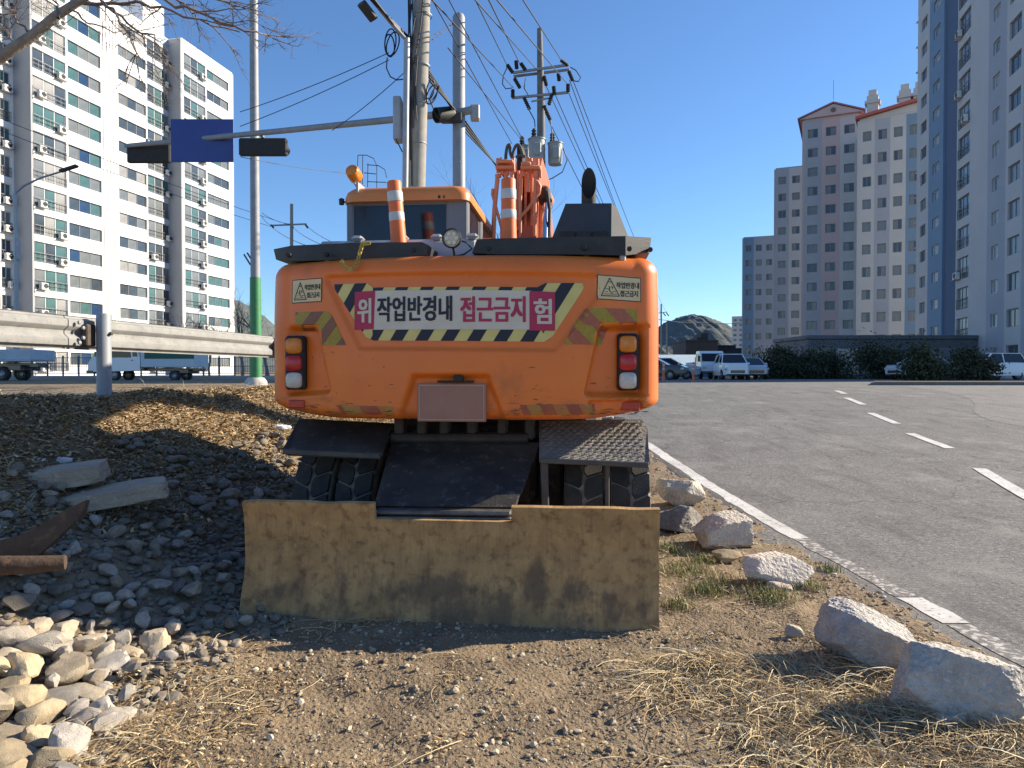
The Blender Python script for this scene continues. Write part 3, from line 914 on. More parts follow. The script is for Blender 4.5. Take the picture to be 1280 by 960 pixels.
for x0, x1 in ((700.5, 718), (721, 738), (742, 758.5)):
    a = L(x0, 289, yh - .004); b = L(x1, 296.5, yh - .008)
    MB().box((a.x, a.y - .0, b.z), (b.x, a.y + .05, a.z), 0).obj('vent_slot', black, hou)
pc = L(736, 254, yh + .35); pt = L(736, 207, yh + .35)
rp = .058
vs = []; fs = []; sg = 24
for (zz, kind) in ((pc.z - .02, 0), (pt.z, 1)):
    for k in range(sg):
        an = 2 * math.pi * k / sg
        z_ = zz if kind == 0 else zz - .12 * (1 - math.sin(an)) * 1.15
        vs.append((pc.x + rp * math.cos(an), pc.y + rp * math.sin(an), z_))
for k in range(sg): fs.append([k, (k + 1) % sg, sg + (k + 1) % sg, sg + k])
o2 = len(vs)
for (zz, kind) in ((pt.z, 1), (pc.z, 0)):
    for k in range(sg):
        an = 2 * math.pi * k / sg
        z_ = zz if kind == 0 else zz - .12 * (1 - math.sin(an)) * 1.15
        vs.append((pc.x + rp * .93 * math.cos(an), pc.y + rp * .93 * math.sin(an), z_))
for k in range(sg):
    k2 = (k + 1) % sg
    fs += [[o2 + k, o2 + k2, o2 + sg + k2, o2 + sg + k], [sg + k, sg + k2, o2 + k2, o2 + k]]
ep = MB().add(vs, fs).obj('exhaust_pipe', M('dark_brown_steel', (.05, .035, .028), (.02, .018, .017), 6, .75), exc, 40)  # dark brown pipe, colour darkened so the shaded mouth looks black
# ---- marker posts standing on the counterweight
def marker(pt_, pb_, wpx, yl):
    a = L(*pb_, yl); b = L(*pt_, yl)
    r_ = wpx / 2 * (4.275 + yl) / FPX
    ax = (b - a)
    rot = Vector((0, 0, 1)).rotation_difference(ax.normalized()).to_matrix().to_4x4()
    m0 = Matrix.Translation(a) @ rot
    H = ax.length
    o = MB().lathe([(0, 0), (r_ * 1.08, 0), (r_, H * .5), (r_ * .97, H - .008), (r_ * .9, H), (0, H)], 28, m0).obj('marker_post', post_o, exc, 40)
    for z0, z1 in ((.67, .83), (.36, .50)):
        MB().lathe([(r_ * 1.03, H * z0), (r_ * 1.05, H * z0 + .003), (r_ * 1.04, H * z1 - .003), (r_ * 1.02, H * z1)], 28, m0).obj('reflective_band', post_w, o, 40)
marker((492.5, 227), (498.5, 305), 18.5, .78)
marker((635.5, 224), (636, 302), 18.5, .82)
# ---- work light
c_ = L(565, 298, .50)
rl = 12.2 * 4.8 / FPX
mt = Matrix.Translation(c_) @ Matrix.Rotation(R(96), 4, 'X')
wl = MB().lathe([(0, -.05), (rl * .6, -.045), (rl, -.01), (rl * 1.02, .012), (rl * .88, .02), (rl * .86, .008)], 26, mt).obj('work_light', black, exc, 40)
MB().lathe([(rl * .87, .008), (rl * .5, .014), (0, .016)], 26, mt).obj('lens', clear_lens, wl, 40)
led = MB()
for k in range(6):
    an = k * math.pi / 3
    led.lathe([(rl * .24, .013), (rl * .2, .021), (0, .024)], 10, mt @ Matrix.Translation((rl * .5 * math.cos(an), rl * .5 * math.sin(an), 0)))
led.split('lamp_cell', M('led_cell', (.72, .66, .5), None, rough=.25), wl, 40)
d_ = L(567, 322, .52)
MB().tube([c_ + Vector((0, .03, -rl * .7)), Vector((d_.x, .54, d_.z + .03)), Vector((d_.x, .56, d_.z - .02))], .008, 8).obj('bracket', black, wl)
MB().tube([c_ + Vector((.03, .05, 0)), L(583, 303, .56), L(590, 311, .58), L(580, 318, .60), L(560, 322, .62)], .006, 8).obj('cable', black, wl)
# ---- loose yellow chain hanging over the edge
chain = thing_c = MB()
pth = [L(462, 304, .50), L(453, 305, .49), L(449, 318, .47), L(446, 330, .43), L(439, 337, .40), L(431, 334, .40), L(427, 326, .44)]
seglen = 0; pts = []
for i in range(len(pth) - 1):
    n_ = 5
    for k in range(n_): pts.append(pth[i].lerp(pth[i + 1], k / n_))
pts.append(pth[-1])
for i in range(0, len(pts) - 1):
    a, b = pts[i], pts[i + 1]
    d_ = (b - a).normalized(); up = Vector((0, 1, 0)) if i % 2 else Vector((0, .2, 1)).cross(d_)
    if up.length < .1: up = Vector((1, 0, 0))
    w_ = d_.cross(up).normalized() * .011
    mid = (a + b) / 2; hl = d_ * ((b - a).length * .5 + .006)
    ring = []
    for k in range(11):
        an = 2 * math.pi * k / 10
        ring.append(mid + hl * math.cos(an) + w_ * math.sin(an))
    chain.tube(ring, .0035, 5, False)
chain.obj('chain', brass, exc, 60)

# ---- cab
yc = 1.28
cl, cr = L(433, 300, yc).x, L(585, 300, yc).x
zt = L(500, 253, yc).z
cab = MB()
cab.box((cl + .01, yc, ZB + .1), (cr - .01, yc + 1.65, L(500, 301, yc).z - .03), .04)
for (xa, xb, ya, yb) in ((cl, cl + .06, yc, yc + .08), (L(557.5, 300, yc).x, cr, yc, yc + .09), (cr - .05, cr, yc + .72, yc + .80), (cl, cl + .05, yc + .72, yc + .80), (cl + .02, cl + .07, yc + 1.5, yc + 1.58), (cr - .06, cr - .01, yc + 1.5, yc + 1.58)):
    cab.box((xa, ya, L(500, 301, yc).z - .08), (xb, yb, zt + .03), .012)
cab.box((cl, yc + .003, zt - .02), (cr, yc + .08, zt + .03), .01)
cabo = cab.obj('cab', M('cab_grey', (.17, .18, .195), (.15, .155, .17), 4, .5), exc, 30)
a, b = L(440.5, 252, yc), L(559, 303, yc)
MB().box((a.x - .01, yc + .02, b.z - .06), (b.x + .012, yc + .035, a.z + .01), .006).obj('window', cab_glass, cabo)
MB().box((cr - .025, yc + .09, b.z - .06), (cr - .015, yc + .72, a.z + .01), 0).obj('window', cab_glass, cabo)
MB().box((cr - .025, yc + .80, b.z - .06), (cr - .015, yc + 1.5, a.z + .01), 0).obj('window', cab_glass, cabo)
MB().box((cl + .015, yc + .08, b.z - .06), (cl + .025, yc + .72, a.z + .01), 0).obj('window', cab_glass, cabo)
MB().box((cl + .015, yc + .80, b.z - .06), (cl + .025, yc + 1.5, a.z + .01), 0).obj('window', cab_glass, cabo)
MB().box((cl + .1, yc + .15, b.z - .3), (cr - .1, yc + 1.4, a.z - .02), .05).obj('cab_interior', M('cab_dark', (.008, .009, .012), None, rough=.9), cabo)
# rounded roof
rf = MB()
rl_, rr_ = L(430.5, 250, yc).x, L(587.5, 250, yc).x
rzb, rzt = zt - .0, L(500, 233, yc).z
ring_n = 40
prof = [(0, -.0), (.0, .04), (.012, .075), (.04, .1), (.09, .112)]
hgt = (rzt - rzb) / .112
vs = []; fs = []
cx, cy = (rl_ + rr_) / 2, yc + .80
hx, hy = (rr_ - rl_) / 2, .86
def rrect(hx, hy, r, n=10):
    o = []
    for (sx, sy, a0) in ((1, 1, 0), (-1, 1, 90), (-1, -1, 180), (1, -1, 270)):
        for k in range(n):
            an = R(a0 + 90 * k / (n - 1)); o.append((sx * (hx - r) + r * math.cos(an), sy * (hy - r) + r * math.sin(an)))
    return o
for ins, z_ in prof:
    for x_, y_ in rrect(hx - ins, hy - ins, .10): vs.append((cx + x_, cy + y_, rzb + z_ * hgt))
nr = 40
for j in range(len(prof) - 1):
    for k in range(nr): fs.append([j * nr + k, j * nr + (k + 1) % nr, (j + 1) * nr + (k + 1) % nr, (j + 1) * nr + k])
fs += [list(range(nr))[::-1], [(len(prof) - 1) * nr + k for k in range(nr)]]
rf.add(vs, fs)
roof = rf.obj('roof', orange_roof, cabo, 40)
md = MB()
for px, w in ((549, 3.2), (555, 2)):
    c_ = L(px, 246, yc - .06); md.box((c_.x - w * .003, c_.y - .004, c_.z - .012), (c_.x + w * .003, c_.y + .02, c_.z + .012), .003)
md.split('roof_knob', black, cabo)
q = L(427, 252, yc)
MB().lathe([(0, -.03), (.02, -.025), (.022, .02), (0, .03)], 10, Matrix.Translation(q)).tube([q, q + Vector((.05, .05, .0))], .008, 6).obj('mirror_stub', black, cabo)
# amber beacon
c_ = L(442.5, 217.5, yc + .1)
rb = 9.3 * (4.275 + yc) / FPX
tilt = Matrix.Translation(c_) @ Matrix.Rotation(R(-6), 4, 'Z') @ Matrix.Rotation(R(68), 4, 'X')
be = MB().lathe([(0, -rb), (rb * .8, -rb), (rb * .98, -rb * .75), (rb, rb * .5), (rb * .85, rb * .9), (rb * .4, rb * 1.02), (0, rb * 1.03)], 22, tilt).obj('warning_beacon', amber, exc, 40)
MB().lathe([(0, -rb * 1.5), (rb * .5, -rb * 1.5), (rb * .6, -rb * 1.05), (rb * .8, -rb), (0, -rb * .98)], 16, tilt).obj('beacon_base', black, be, 40)
MB().tube([c_ + Vector((.0, 0, -rb * 1.2)), L(446, 233, yc + .1), L(451, 238, yc + .1)], .009, 8).tube([L(444, 230, yc + .1), L(456, 232, yc + .12)], .006, 6).box(tuple(L(448, 243, yc - .05)), tuple(L(453, 235, yc + .1)), .003).obj('beacon_bracket', galv, be)
# thin wire guard above the roof
wg = MB()
W_ = lambda pts: wg.tube([L(x, y, yc + 1.0) for x, y in pts], .0042, 5)
W_([(446, 236), (447.5, 194)]); W_([(453, 236), (453.5, 195)]); W_([(459.5, 234), (460, 204)])
W_([(447.5, 194), (458, 194), (467, 198), (471, 207), (471, 236)])
W_([(459, 206), (473, 207), (481, 212), (483.5, 222)]); W_([(455, 216), (470, 217.5)]); W_([(459, 227), (483, 228)])
wg.obj('wire_guard', M('wire_grey', (.10, .11, .14), None, rough=.6), exc)

# ---- boom, stick and bucket (folded out ahead of the machine)
bxc = L(656, 260, 2.6).x
bw = .13
prof = [(1.75, 1.45), (2.15, 1.35), (2.95, 2.55), (3.4, 3.15), (4.6, 3.45), (6.2, 2.85), (6.3, 3.1), (4.6, 3.85), (3.2, 3.72), (2.75, 3.45), (2.25, 2.6)]
bm_ = MB().prism([(bxc - bw, y, z) for y, z in prof], (2 * bw, 0, 0)).obj('boom', M('orange_paint_shaded', (.50, .125, .045), (.40, .10, .04), 4, .55), exc)  # boom orange darkened to paint the shade between the pipes
MB().prism([(bxc - .13, y, z) for y, z in ((5.9, 3.35), (6.35, 3.3), (6.9, 1.6), (6.75, .75), (6.55, .75), (6.1, 2.4))], (.26, 0, 0)).obj('stick', orange_lit, exc)
bk = MB().prism([(bxc - .45, y, z) for y, z in ((6.5, .8), (6.95, .8), (7.35, .45), (7.3, .08), (6.9, .02), (6.55, .25))], (.9, 0, 0))
bk.obj('bucket', black_plastic, exc)
yb = 2.35
def smooth(pts, n=6):
    pts = [Vector(p) for p in pts]; out = []
    for i in range(len(pts) - 1):
        p0, p1, p2, p3 = pts[max(i - 1, 0)], pts[i], pts[i + 1], pts[min(i + 2, len(pts) - 1)]
        for k in range(n):
            t = k / n
            out.append(.5 * ((2 * p1) + (p2 - p0) * t + (2 * p0 - 5 * p1 + 4 * p2 - p3) * t * t + (3 * p1 - p0 - 3 * p2 + p3) * t ** 3))
    return out + [pts[-1]]
# side plates of the boom foot, seen edge-on between the pipes
for x0, x1 in ((646, 650), (655, 658.5), (663, 667)):
    MB().box((L(x0, 300, yb + .06).x, yb + .05, 2.2), (L(x1, 300, yb + .06).x, yb + .5, L(x0, 213, yb + .06).z), .008).obj('boom_web', orange_lit, bm_)
for pts, r_ in (([(616.5, 300), (618, 262), (622, 221)], .021), ([(627, 300), (627, 285), (615.5, 243), (616, 236)], .014), ([(632, 300), (632, 215)], .018), ([(640, 300), (640, 214)], .018),
                ([(650, 300), (650.5, 245), (652, 213)], .016), ([(660, 240), (660.5, 212)], .017), ([(668, 302), (668.5, 250), (669.5, 218)], .018),
                ([(646, 276), (660, 261), (674, 241), (675, 233), (671, 226)], .015), ([(644, 300), (644, 290), (650, 282)], .012)):
    MB().tube([L(px, py, yb) for px, py in pts], r_, 10).obj('hydraulic_pipe', orange_lit, bm_, 60)
cl_ = MB()
for x0, x1, y in ((620, 642, 210.5), (651, 676, 210.5), (622, 642, 203), (653, 664, 206)):
    a = L(x0, y, yb - .02); b = L(x1, y, yb - .02); cl_.obox(a, b, .09, .035, .008)
for px, t, r_ in ((622, 198, .015), (628, 200, .02), (634, 201, .02), (641, 198, .02), (626, 197, .012), (654, 203, .02), (659.5, 197, .022), (663, 198, .02), (671.5, 199, .018), (675, 208, .014), (669.5, 214, .028), (622.5, 218, .03)):
    cl_.tube([L(px, t, yb), L(px + .4, min(t + 18, 222), yb)], r_, 8)
cl_.split('pipe_clamp', orange_lit, bm_, 40)
hose_m = M('hose_grey_black', (.06, .062, .055), (.10, .10, .09), 30, .7)
for pts in ([(632, 203), (632.5, 192), (634.5, 182.5), (637.5, 181.5), (637.5, 190), (640, 197)], [(640.5, 203), (641.5, 191), (645, 182), (649, 182), (652.5, 190), (654, 197)], [(645, 197), (650, 194), (657, 196)]):
    MB().tube(smooth([L(px, py, yb + .05) for px, py in pts]), .0145, 8).obj('hydraulic_hose', hose_m, bm_, 60)
# black block standing in for the shaded gap behind the pipes
MB().box(tuple(L(646, 240, yb + .10)), tuple(L(658, 195, yb + .45)), .01).obj('dark_gap_block', black, bm_)
def cyl(px, side):
    a = L(px, 306, 2.2); b = L(px + 1, 252, 2.45); c_ = L(px - 1, 239, 2.5)
    MB().tube([a, b], .028, 14).obj('cylinder_rod', chrome, bm_, 60)
    MB().tube([b, c_], .062, 16).obj('cylinder_head', black, bm_, 60)
    MB().tube([c_, c_ + Vector((0, .9, .12))], .055, 16).obj('cylinder_barrel', orange_lit, bm_, 60)
cyl(681, 1)
rod2 = MB().tube([L(676.5, 300, 2.45), L(677, 255, 2.55)], .03, 12).obj('cylinder_guard', orange_lit, bm_, 60)
MB().tube([L(686, 300, 2.3), L(687, 262, 2.3), L(684, 240, 2.4)], .016, 8).obj('hydraulic_hose', black, bm_, 60)
MB().box((bxc - .36, 2.0, 1.9), (bxc - .22, 2.6, L(640, 304, 2.3).z), .03).box((bxc + .22, 2.0, 1.9), (bxc + .30, 2.6, L(640, 304, 2.3).z), .03).split('boom_bracket', orange_lit, exc)

# ---- undercarriage
MB().box((-.42, .75, .55), (.50, 4.2, .98), .04).box((-.75, 1.2, .98), (.85, 3.6, 1.08), .03).lathe([(.62, 1.06), (.62, 1.2), (.0, 1.2)], 36, Matrix.Translation((.05, 2.45, 0))).obj('chassis', steel_dk, exc, 30)
ub = MB()
ub.tube([(-.95, 1.06, .52), (.98, 1.06, .52)], .11, 14)
ub.tube([L(490, 548, .8), L(660, 548, .8)], .045, 12)
for px in (500, 528, 556, 590, 628, 662):
    a = L(px, 530, .82); ub.box((a.x - .035, .78, a.z - .11), (a.x + .035, .9, a.z + .05), .012)
ub.box(tuple(L(676, 640, .55) + Vector((0, 0, -.1))), tuple(L(686, 575, .72)), .01)
ub.obj('axle', M('oily_steel', (.025, .02, .017), (.05, .04, .03), 8, .6, .3, 60), exc, 30)
MB().box((L(672, 600, .9).x, .95, .15), (L(703, 600, .9).x, 1.5, 1.0), .02).box((L(474, 600, .9).x - .02, 1.0, .15), (L(492, 600, .9).x, 1.5, 1.0), .02).split('chassis_side', steel_dk, exc)
# wheels: twin tyres behind, same in front
TR, TW = .50, .27
def tyre_profile():
    return [(.27, -TW * .40), (.31, -TW * .46), (.39, -TW * .50), (.455, -TW * .47), (.472, -TW * .42), (.478, -TW * .2), (.48, 0), (.478, TW * .2), (.472, TW * .42), (.455, TW * .47), (.39, TW * .50), (.31, TW * .46), (.27, TW * .40)]
toX = Matrix.Rotation(R(90), 4, 'Y')
tyre_me = MB().lathe(tyre_profile(), 48, toX).mesh('tyre', tyre_dust, 40)
tread = MB()
NB = 19
for k in range(NB):
    for row, (u0, u1, sk) in enumerate(((-.47, -.03, 1), (.03, .47, -1))):
        ph = 2 * math.pi * (k + .5 * row) / NB
        da = 2 * math.pi / NB
        hexp = [(u0, .08), (u0 + .05, .0), (u1 - .05, .02), (u1, .22), (u1, .70), (u1 - .07, .92), (u0 + .05, .92), (u0, .84)] if row == 0 else [(u0, .22), (u0 + .05, .02), (u1 - .05, 0), (u1, .08), (u1, .84), (u1 - .05, .92), (u0 + .07, .92), (u0, .70)]
        sh = -.30
        bot = []; top = []
        cu = (u0 + u1) / 2
        for (u, t) in hexp:
            tt = t + (u - cu) * sk * .75
            for lst, r_, shr in ((bot, .468, 1.02), (top, TR, .965)):
                uu = cu + (u - cu) * shr; t2 = .42 + (tt - .42) * shr
                an = ph + da * t2
                rr2 = r_ - (.012 if abs(uu) > .40 else 0)
                lst.append((uu * TW, rr2 * math.cos(an), rr2 * math.sin(an)))
        n = len(hexp)
        tread.add(bot + top, [list(range(n, 2 * n))] + [[i, (i + 1) % n, n + (i + 1) % n, n + i] for i in range(n)])
tread_me = tread.mesh('tread', tyre_m, 25)
rim_me = MB().lathe([(0, -.03), (.12, -.03), (.14, .02), (.2, .04), (.25, -.06), (.275, -.11), (.285, -.11), (.285, .11), (.27, .11), (.25, .06), (.2, .0), (.12, .05), (0, .05)], 30, toX).mesh('rim', lgrey_paint, 35)
wx = [L((365 + 412) / 2, 600, .62).x, L((418 + 466) / 2, 600, .62).x, L((706 + 752) / 2, 600, .62).x, L((766 + 812) / 2, 600, .62).x]
for y_ in (1.06, 3.86):
    for i, x_ in enumerate(wx):
        w_ = link('wheel', rim_me, exc, (x_, y_, TR))
        link('tyre', tyre_me, w_); link('tread', tread_me, w_)
        w_.rotation_euler = (i * .31 + y_, 0, 0)
# mudguard steps
def plate(pts, th, name, mat):
    q = [L(px, py, y) for px, py, y in pts]
    n_ = (q[1] - q[0]).cross(q[2] - q[0]).normalized()
    if n_.z < 0: n_ = -n_
    return MB().prism(q, -n_ * th).obj(name, mat, exc)
plate([(374, 523, .98), (492, 529, .98), (478, 566, .46), (472, 570, .45), (360, 566, .45), (353, 562, .46)], .022, 'mudguard', steel_dk)
plate([(674, 526, .98), (802, 524, .98), (809, 534, .90), (812, 577, .45), (806, 580.5, .44), (674, 574, .45)], .022, 'mudguard', plate_steel)
fr = MB()
for (pa, pb) in (((353.5, 564.5, .45), (475, 570.5, .45)), ((675, 575.5, .445), (811, 581.5, .445))):
    a = L(*pa); b = L(*pb); fr.obox(a, b, .02, .035, .005)
fr.obox(L(759, 578, .5), L(759, 650, .5), .03, .07, .006).obox(L(680, 575, .5), L(682, 650, .5), .05, .03, .006)
fr.split('mudguard_frame', M('frame_steel', (.10, .09, .075), (.06, .055, .05), 8, .7), exc)
# studs on the right hand step
st = MB()
q0, q1, q2, q3 = L(676, 528, .96), L(803, 526, .96), L(809, 578, .47), L(676, 572, .47)
for i in range(26):
    for j in range(12):
        u, v_ = (i + .5 + .25 * (j % 2)) / 26.5, (j + .5) / 12
        p = q0.lerp(q1, u).lerp(q3.lerp(q2, u), v_)
        a_ = .010 if (i + j) % 2 else -.010
        st.obox(p + Vector((-.011, -a_, -a_ * -.45 + .002)), p + Vector((.011, a_, a_ * -.45 + .002)) if False else p + Vector((.011, a_, a_ * .55 + .002)), .006, .006)
st.obj('tread_stud', plate_steel, exc)['kind'] = 'stuff'
# blade link cover and arms
plate([(491, 553, .80), (673, 553, .80), (668, 572, .68), (643, 634, .15), (468, 632, .15), (482, 580, .62)], .03, 'blade_link', steel_dk)
MB().obox(L(470, 639, .10), L(640, 641, .10), .10, .03, .01).obox(L(472, 646, .06), L(639, 648, .06), .05, .012, .004).split('blade_hinge', M('worn_steel', (.16, .15, .135), (.07, .068, .065), 9, .5, .3, 60, metal=.3), exc)
MB().box((-.40, .1, .30), (-.28, 1.0, .55), .02).box((.32, .1, .30), (.44, 1.0, .55), .02).tube([(-.1, .1, .45), (-.1, .9, .9)], .05, 12).tube([(.15, .1, .45), (.15, .9, .9)], .05, 12).split('blade_arm', steel_dk, exc)

# ---- dozer blade
def blade_material():
    m = M('dozer_blade_paint', (.54, .335, .135), (.37, .22, .09), 6, .8, .45, 60, c3=(.20, .105, .045), s3=14, lo3=.50, hi3=.72, bdist=.006)
    nt = m.node_tree; N = nt.nodes; Lk = nt.links
    b = N['Principled BSDF']
    src = b.inputs['Base Color'].links[0].from_socket
    tc = N.new('ShaderNodeTexCoord')
    mp = N.new('ShaderNodeMapping'); mp.inputs['Scale'].default_value = (1.0, 1, .55)
    Lk.new(tc.outputs['Object'], mp.inputs[0])
    n1 = N.new('ShaderNodeTexNoise'); n1.inputs['Scale'].default_value = 4.2; n1.inputs['Detail'].default_value = 12; n1.inputs['Roughness'].default_value = .68
    Lk.new(mp.outputs[0], n1.inputs['Vector'])
    # stain blotches: grown from mud thrown up against the lower middle of the steel
    sep = N.new('ShaderNodeSeparateXYZ'); Lk.new(tc.outputs['Object'], sep.inputs[0])
    hgt = N.new('ShaderNodeMapRange'); hgt.inputs[1].default_value = .05; hgt.inputs[2].default_value = .52; hgt.inputs[3].default_value = .07; hgt.inputs[4].default_value = -.14
    Lk.new(sep.outputs['Z'], hgt.inputs[0])
    acc = hgt.outputs[0]
    for (px_, py_, rx_, rz_, am) in ((535, 735, .50, .20, .26), (672, 722, .10, .26, .30), (800, 760, .30, .12, .2), (352, 735, .22, .10, .16), (740, 742, .2, .08, .16)):
        c0 = L(px_, py_, 0)
        v1 = N.new('ShaderNodeVectorMath'); v1.operation = 'SUBTRACT'; Lk.new(tc.outputs['Object'], v1.inputs[0]); v1.inputs[1].default_value = (c0.x, 0, c0.z)
        v2 = N.new('ShaderNodeVectorMath'); v2.operation = 'MULTIPLY'; Lk.new(v1.outputs[0], v2.inputs[0]); v2.inputs[1].default_value = (1 / rx_, 0, 1 / rz_)
        v3 = N.new('ShaderNodeVectorMath'); v3.operation = 'LENGTH'; Lk.new(v2.outputs[0], v3.inputs[0])
        m5 = N.new('ShaderNodeMapRange'); m5.inputs[1].default_value = 0; m5.inputs[2].default_value = 1; m5.inputs[3].default_value = am; m5.inputs[4].default_value = 0
        Lk.new(v3.outputs['Value'], m5.inputs[0])
        a5 = N.new('ShaderNodeMath'); Lk.new(acc, a5.inputs[0]); Lk.new(m5.outputs[0], a5.inputs[1]); acc = a5.outputs[0]
    ad = N.new('ShaderNodeMath'); Lk.new(n1.outputs['Fac'], ad.inputs[0]); Lk.new(acc, ad.inputs[1])
    mr = N.new('ShaderNodeMapRange'); mr.inputs[1].default_value = .55; mr.inputs[2].default_value = .68; mr.inputs[4].default_value = .72; Lk.new(ad.outputs[0], mr.inputs[0])
    mx = N.new('ShaderNodeMix'); mx.data_type = 'RGBA'
    Lk.new(mr.outputs[0], mx.inputs[0]); Lk.new(src, mx.inputs[6]); mx.inputs[7].default_value = (.115, .08, .052, 1)
    # vertical streaks
    mp2 = N.new('ShaderNodeMapping'); mp2.inputs['Scale'].default_value = (60, 1, 4.5); Lk.new(tc.outputs['Object'], mp2.inputs[0])
    n2 = N.new('ShaderNodeTexNoise'); n2.inputs['Scale'].default_value = 1; n2.inputs['Detail'].default_value = 9; Lk.new(mp2.outputs[0], n2.inputs['Vector'])
    mr2 = N.new('ShaderNodeMapRange'); mr2.inputs[1].default_value = .52; mr2.inputs[2].default_value = .78; mr2.inputs[4].default_value = .4; Lk.new(n2.outputs['Fac'], mr2.inputs[0])
    mx2 = N.new('ShaderNodeMix'); mx2.data_type = 'RGBA'; Lk.new(mr2.outputs[0], mx2.inputs[0]); Lk.new(mx.outputs[2], mx2.inputs[6]); mx2.inputs[7].default_value = (.13, .07, .03, 1)
    Lk.new(mx2.outputs[2], b.inputs['Base Color'])
    return m
blade_m = blade_material()
BX0, BX1 = L(305, 700, 0).x, L(824, 700, 0).x
nx0, nx1 = L(469, 640, 0).x, L(640, 640, 0).x
BZ = L(560, 629.5, 0).z; NZ = L(560, 650, 0).z
xsb = sorted(set([round(BX0 + (BX1 - BX0) * i / 60, 4) for i in range(61)] + [nx0, nx1]))
zsb = sorted(set([round(-.02 + (BZ + .02) * i / 22, 4) for i in range(23)] + [NZ]))
zsb = [z for z in zsb if abs(z - NZ) > .012 or z == NZ]
def blade_y(x, z):
    t = z / BZ
    prof_ = [(0, -.035), (.12, -.006), (.34, .036), (.62, .05), (.86, .03), (1.0, .004)]
    for (t0, y0), (t1, y1) in zip(prof_, prof_[1:]):
        if t <= t1 or t1 == 1.0: break
    yy = y0 + (y1 - y0) * (t - t0) / (t1 - t0)
    return yy + .006 * float(vnoise(np.array(x * 1.3), np.array(z * 2.), 15)) + .004 * float(vnoise(np.array(x * 3.), np.array(z * 3.), 12))
bmm = bmesh.new()
vg = {}
def bv(i, j):
    if (i, j) not in vg:
        x, z = xsb[i], zsb[j]
        dz = .006 * float(vnoise(np.array(x * 7.), np.array(.3), 13)) if j == len(zsb) - 1 else 0
        dx = .006 * float(vnoise(np.array(z * 9.), np.array(.3), 14)) if i in (0, len(xsb) - 1) else 0
        vg[(i, j)] = bmm.verts.new((x + dx, blade_y(x, z), z + dz))
    return vg[(i, j)]
for i in range(len(xsb) - 1):
    for j in range(len(zsb) - 1):
        xm = (xsb[i] + xsb[i + 1]) / 2; zm = (zsb[j] + zsb[j + 1]) / 2
        if nx0 < xm < nx1 and zm > NZ: continue
        bmm.faces.new([bv(i, j), bv(i + 1, j), bv(i + 1, j + 1), bv(i, j + 1)])
bmm.normal_update()
bmesh.ops.solidify(bmm, geom=bmm.faces[:], thickness=-.034)
bmesh.ops.recalc_face_normals(bmm, faces=bmm.faces[:])
me = bpy.data.meshes.new('dozer_blade'); bmm.to_mesh(me); bmm.free()
me.materials.append(blade_m)
me.polygons.foreach_set('use_smooth', [True] * len(me.polygons)); me.set_sharp_from_angle(angle=R(40))
link('dozer_blade', me, exc)

# ================================================================== guardrail
def wbeam_profile():
    pts = [(.012, .168), (.0, .16), (.012, .142), (.048, .128), (.052, .118), (.052, .062), (.046, .052), (.006, .018), (.003, .0), (.006, -.018), (.046, -.052), (.052, -.062), (.052, -.118), (.048, -.128), (.012, -.142), (.0, -.16), (.012, -.168)]
    return pts
gdir = Vector((.156, 1, 0)).normalized(); gout = Vector((gdir.y, -gdir.x, 0))
gr_root = thing('guardrail', 'weathered galvanised steel guardrail along the top of the leaf-strewn bank', 'guardrail', (float(G(7.3)), 7.3, hz(float(G(7.3)), 7.3)))
g0 = Vector((float(G(7.3)), 7.3, 0)); gz = P(135, 417, 7.3).z
def beam(s0, s1, off):
    pr = wbeam_profile(); vs = []; fs = []
    n = len(pr)
    steps = 2
    for k in range(steps):
        s_ = s0 + (s1 - s0) * k
        for th in (0, -.006):
            for (o_, z_) in pr:
                p = g0 + gdir * s_ - gout * (-o_ - off - th) + Vector((0, 0, gz + z_))
                vs.append(p - Vector(gr_root.location))
    for i in range(n - 1):
        fs.append([i, i + 1, 2 * n + i + 1, 2 * n + i])
        fs.append([n + i, 3 * n + i, 3 * n + i + 1, n + i + 1])
    for b_ in (0, 2 * n):
        for i in range(n - 1): fs.append([b_ + i, b_ + n + i, b_ + n + i + 1, b_ + i + 1])
    fs += [[0, 2 * n, 3 * n, n], [n - 1, 2 * n - 1, 4 * n - 1, 3 * n - 1]]
    return MB().add(vs, fs)
# seen from behind: beam stands on the road side of the posts
boff = -.17
beam(-5.5, -.12, boff - .008).obj('beam', rail_m, gr_root, 25)
beam(-.30, 6.2, boff).obj('beam', rail_m, gr_root, 25)
beam(6.0, 14.0, boff - .008).obj('beam', rail_m, gr_root, 25)
for s_ in (-4.0, .03, 4.0, 8.0, 12.0):
    p = g0 + gdir * s_ - Vector(gr_root.location)
    zt_ = gz + .195 - gr_root.location.z
    po = MB().lathe([(0, -.6), (.07, -.6), (.07, zt_), (.064, zt_ + .012), (0, zt_ + .018)], 24, Matrix.Translation((p.x, p.y, 0))).obj('post', galv_dull, gr_root, 40)
    bl = MB(); q = p + gdir * -.0 - gout * .11
    m_ = Matrix((gdir, -gout, Vector((0, 0, 1)))).transposed().to_4x4(); m_.translation = (p.x, p.y, gz - gr_root.location.z)
    bl.box((-.16, .06, -.13), (-.03, .12, .09), .01, m_)
    bl.lathe([(0, 0), (.018, 0), (.018, .03), (0, .034)], 8, m_ @ Matrix.Translation((.0, -.065, 0)) @ Matrix.Rotation(R(90), 4, 'X'))
    bl.split('spacer_block', M('rust_dark', (.05, .04, .035), (.10, .07, .05), 12, .8), gr_root)
    if abs(s_) < .1:
        for (du, dz) in ((-.24, .10), (-.24, -.10), (-.19, .05), (-.19, -.05)):
            MB().lathe([(0, 0), (.02, 0), (.018, .018), (0, .022)], 8, m_ @ Matrix.Translation((du, .085, dz)) @ Matrix.Rotation(R(90), 4, 'X')).obj('bolt', galv_dull, gr_root)

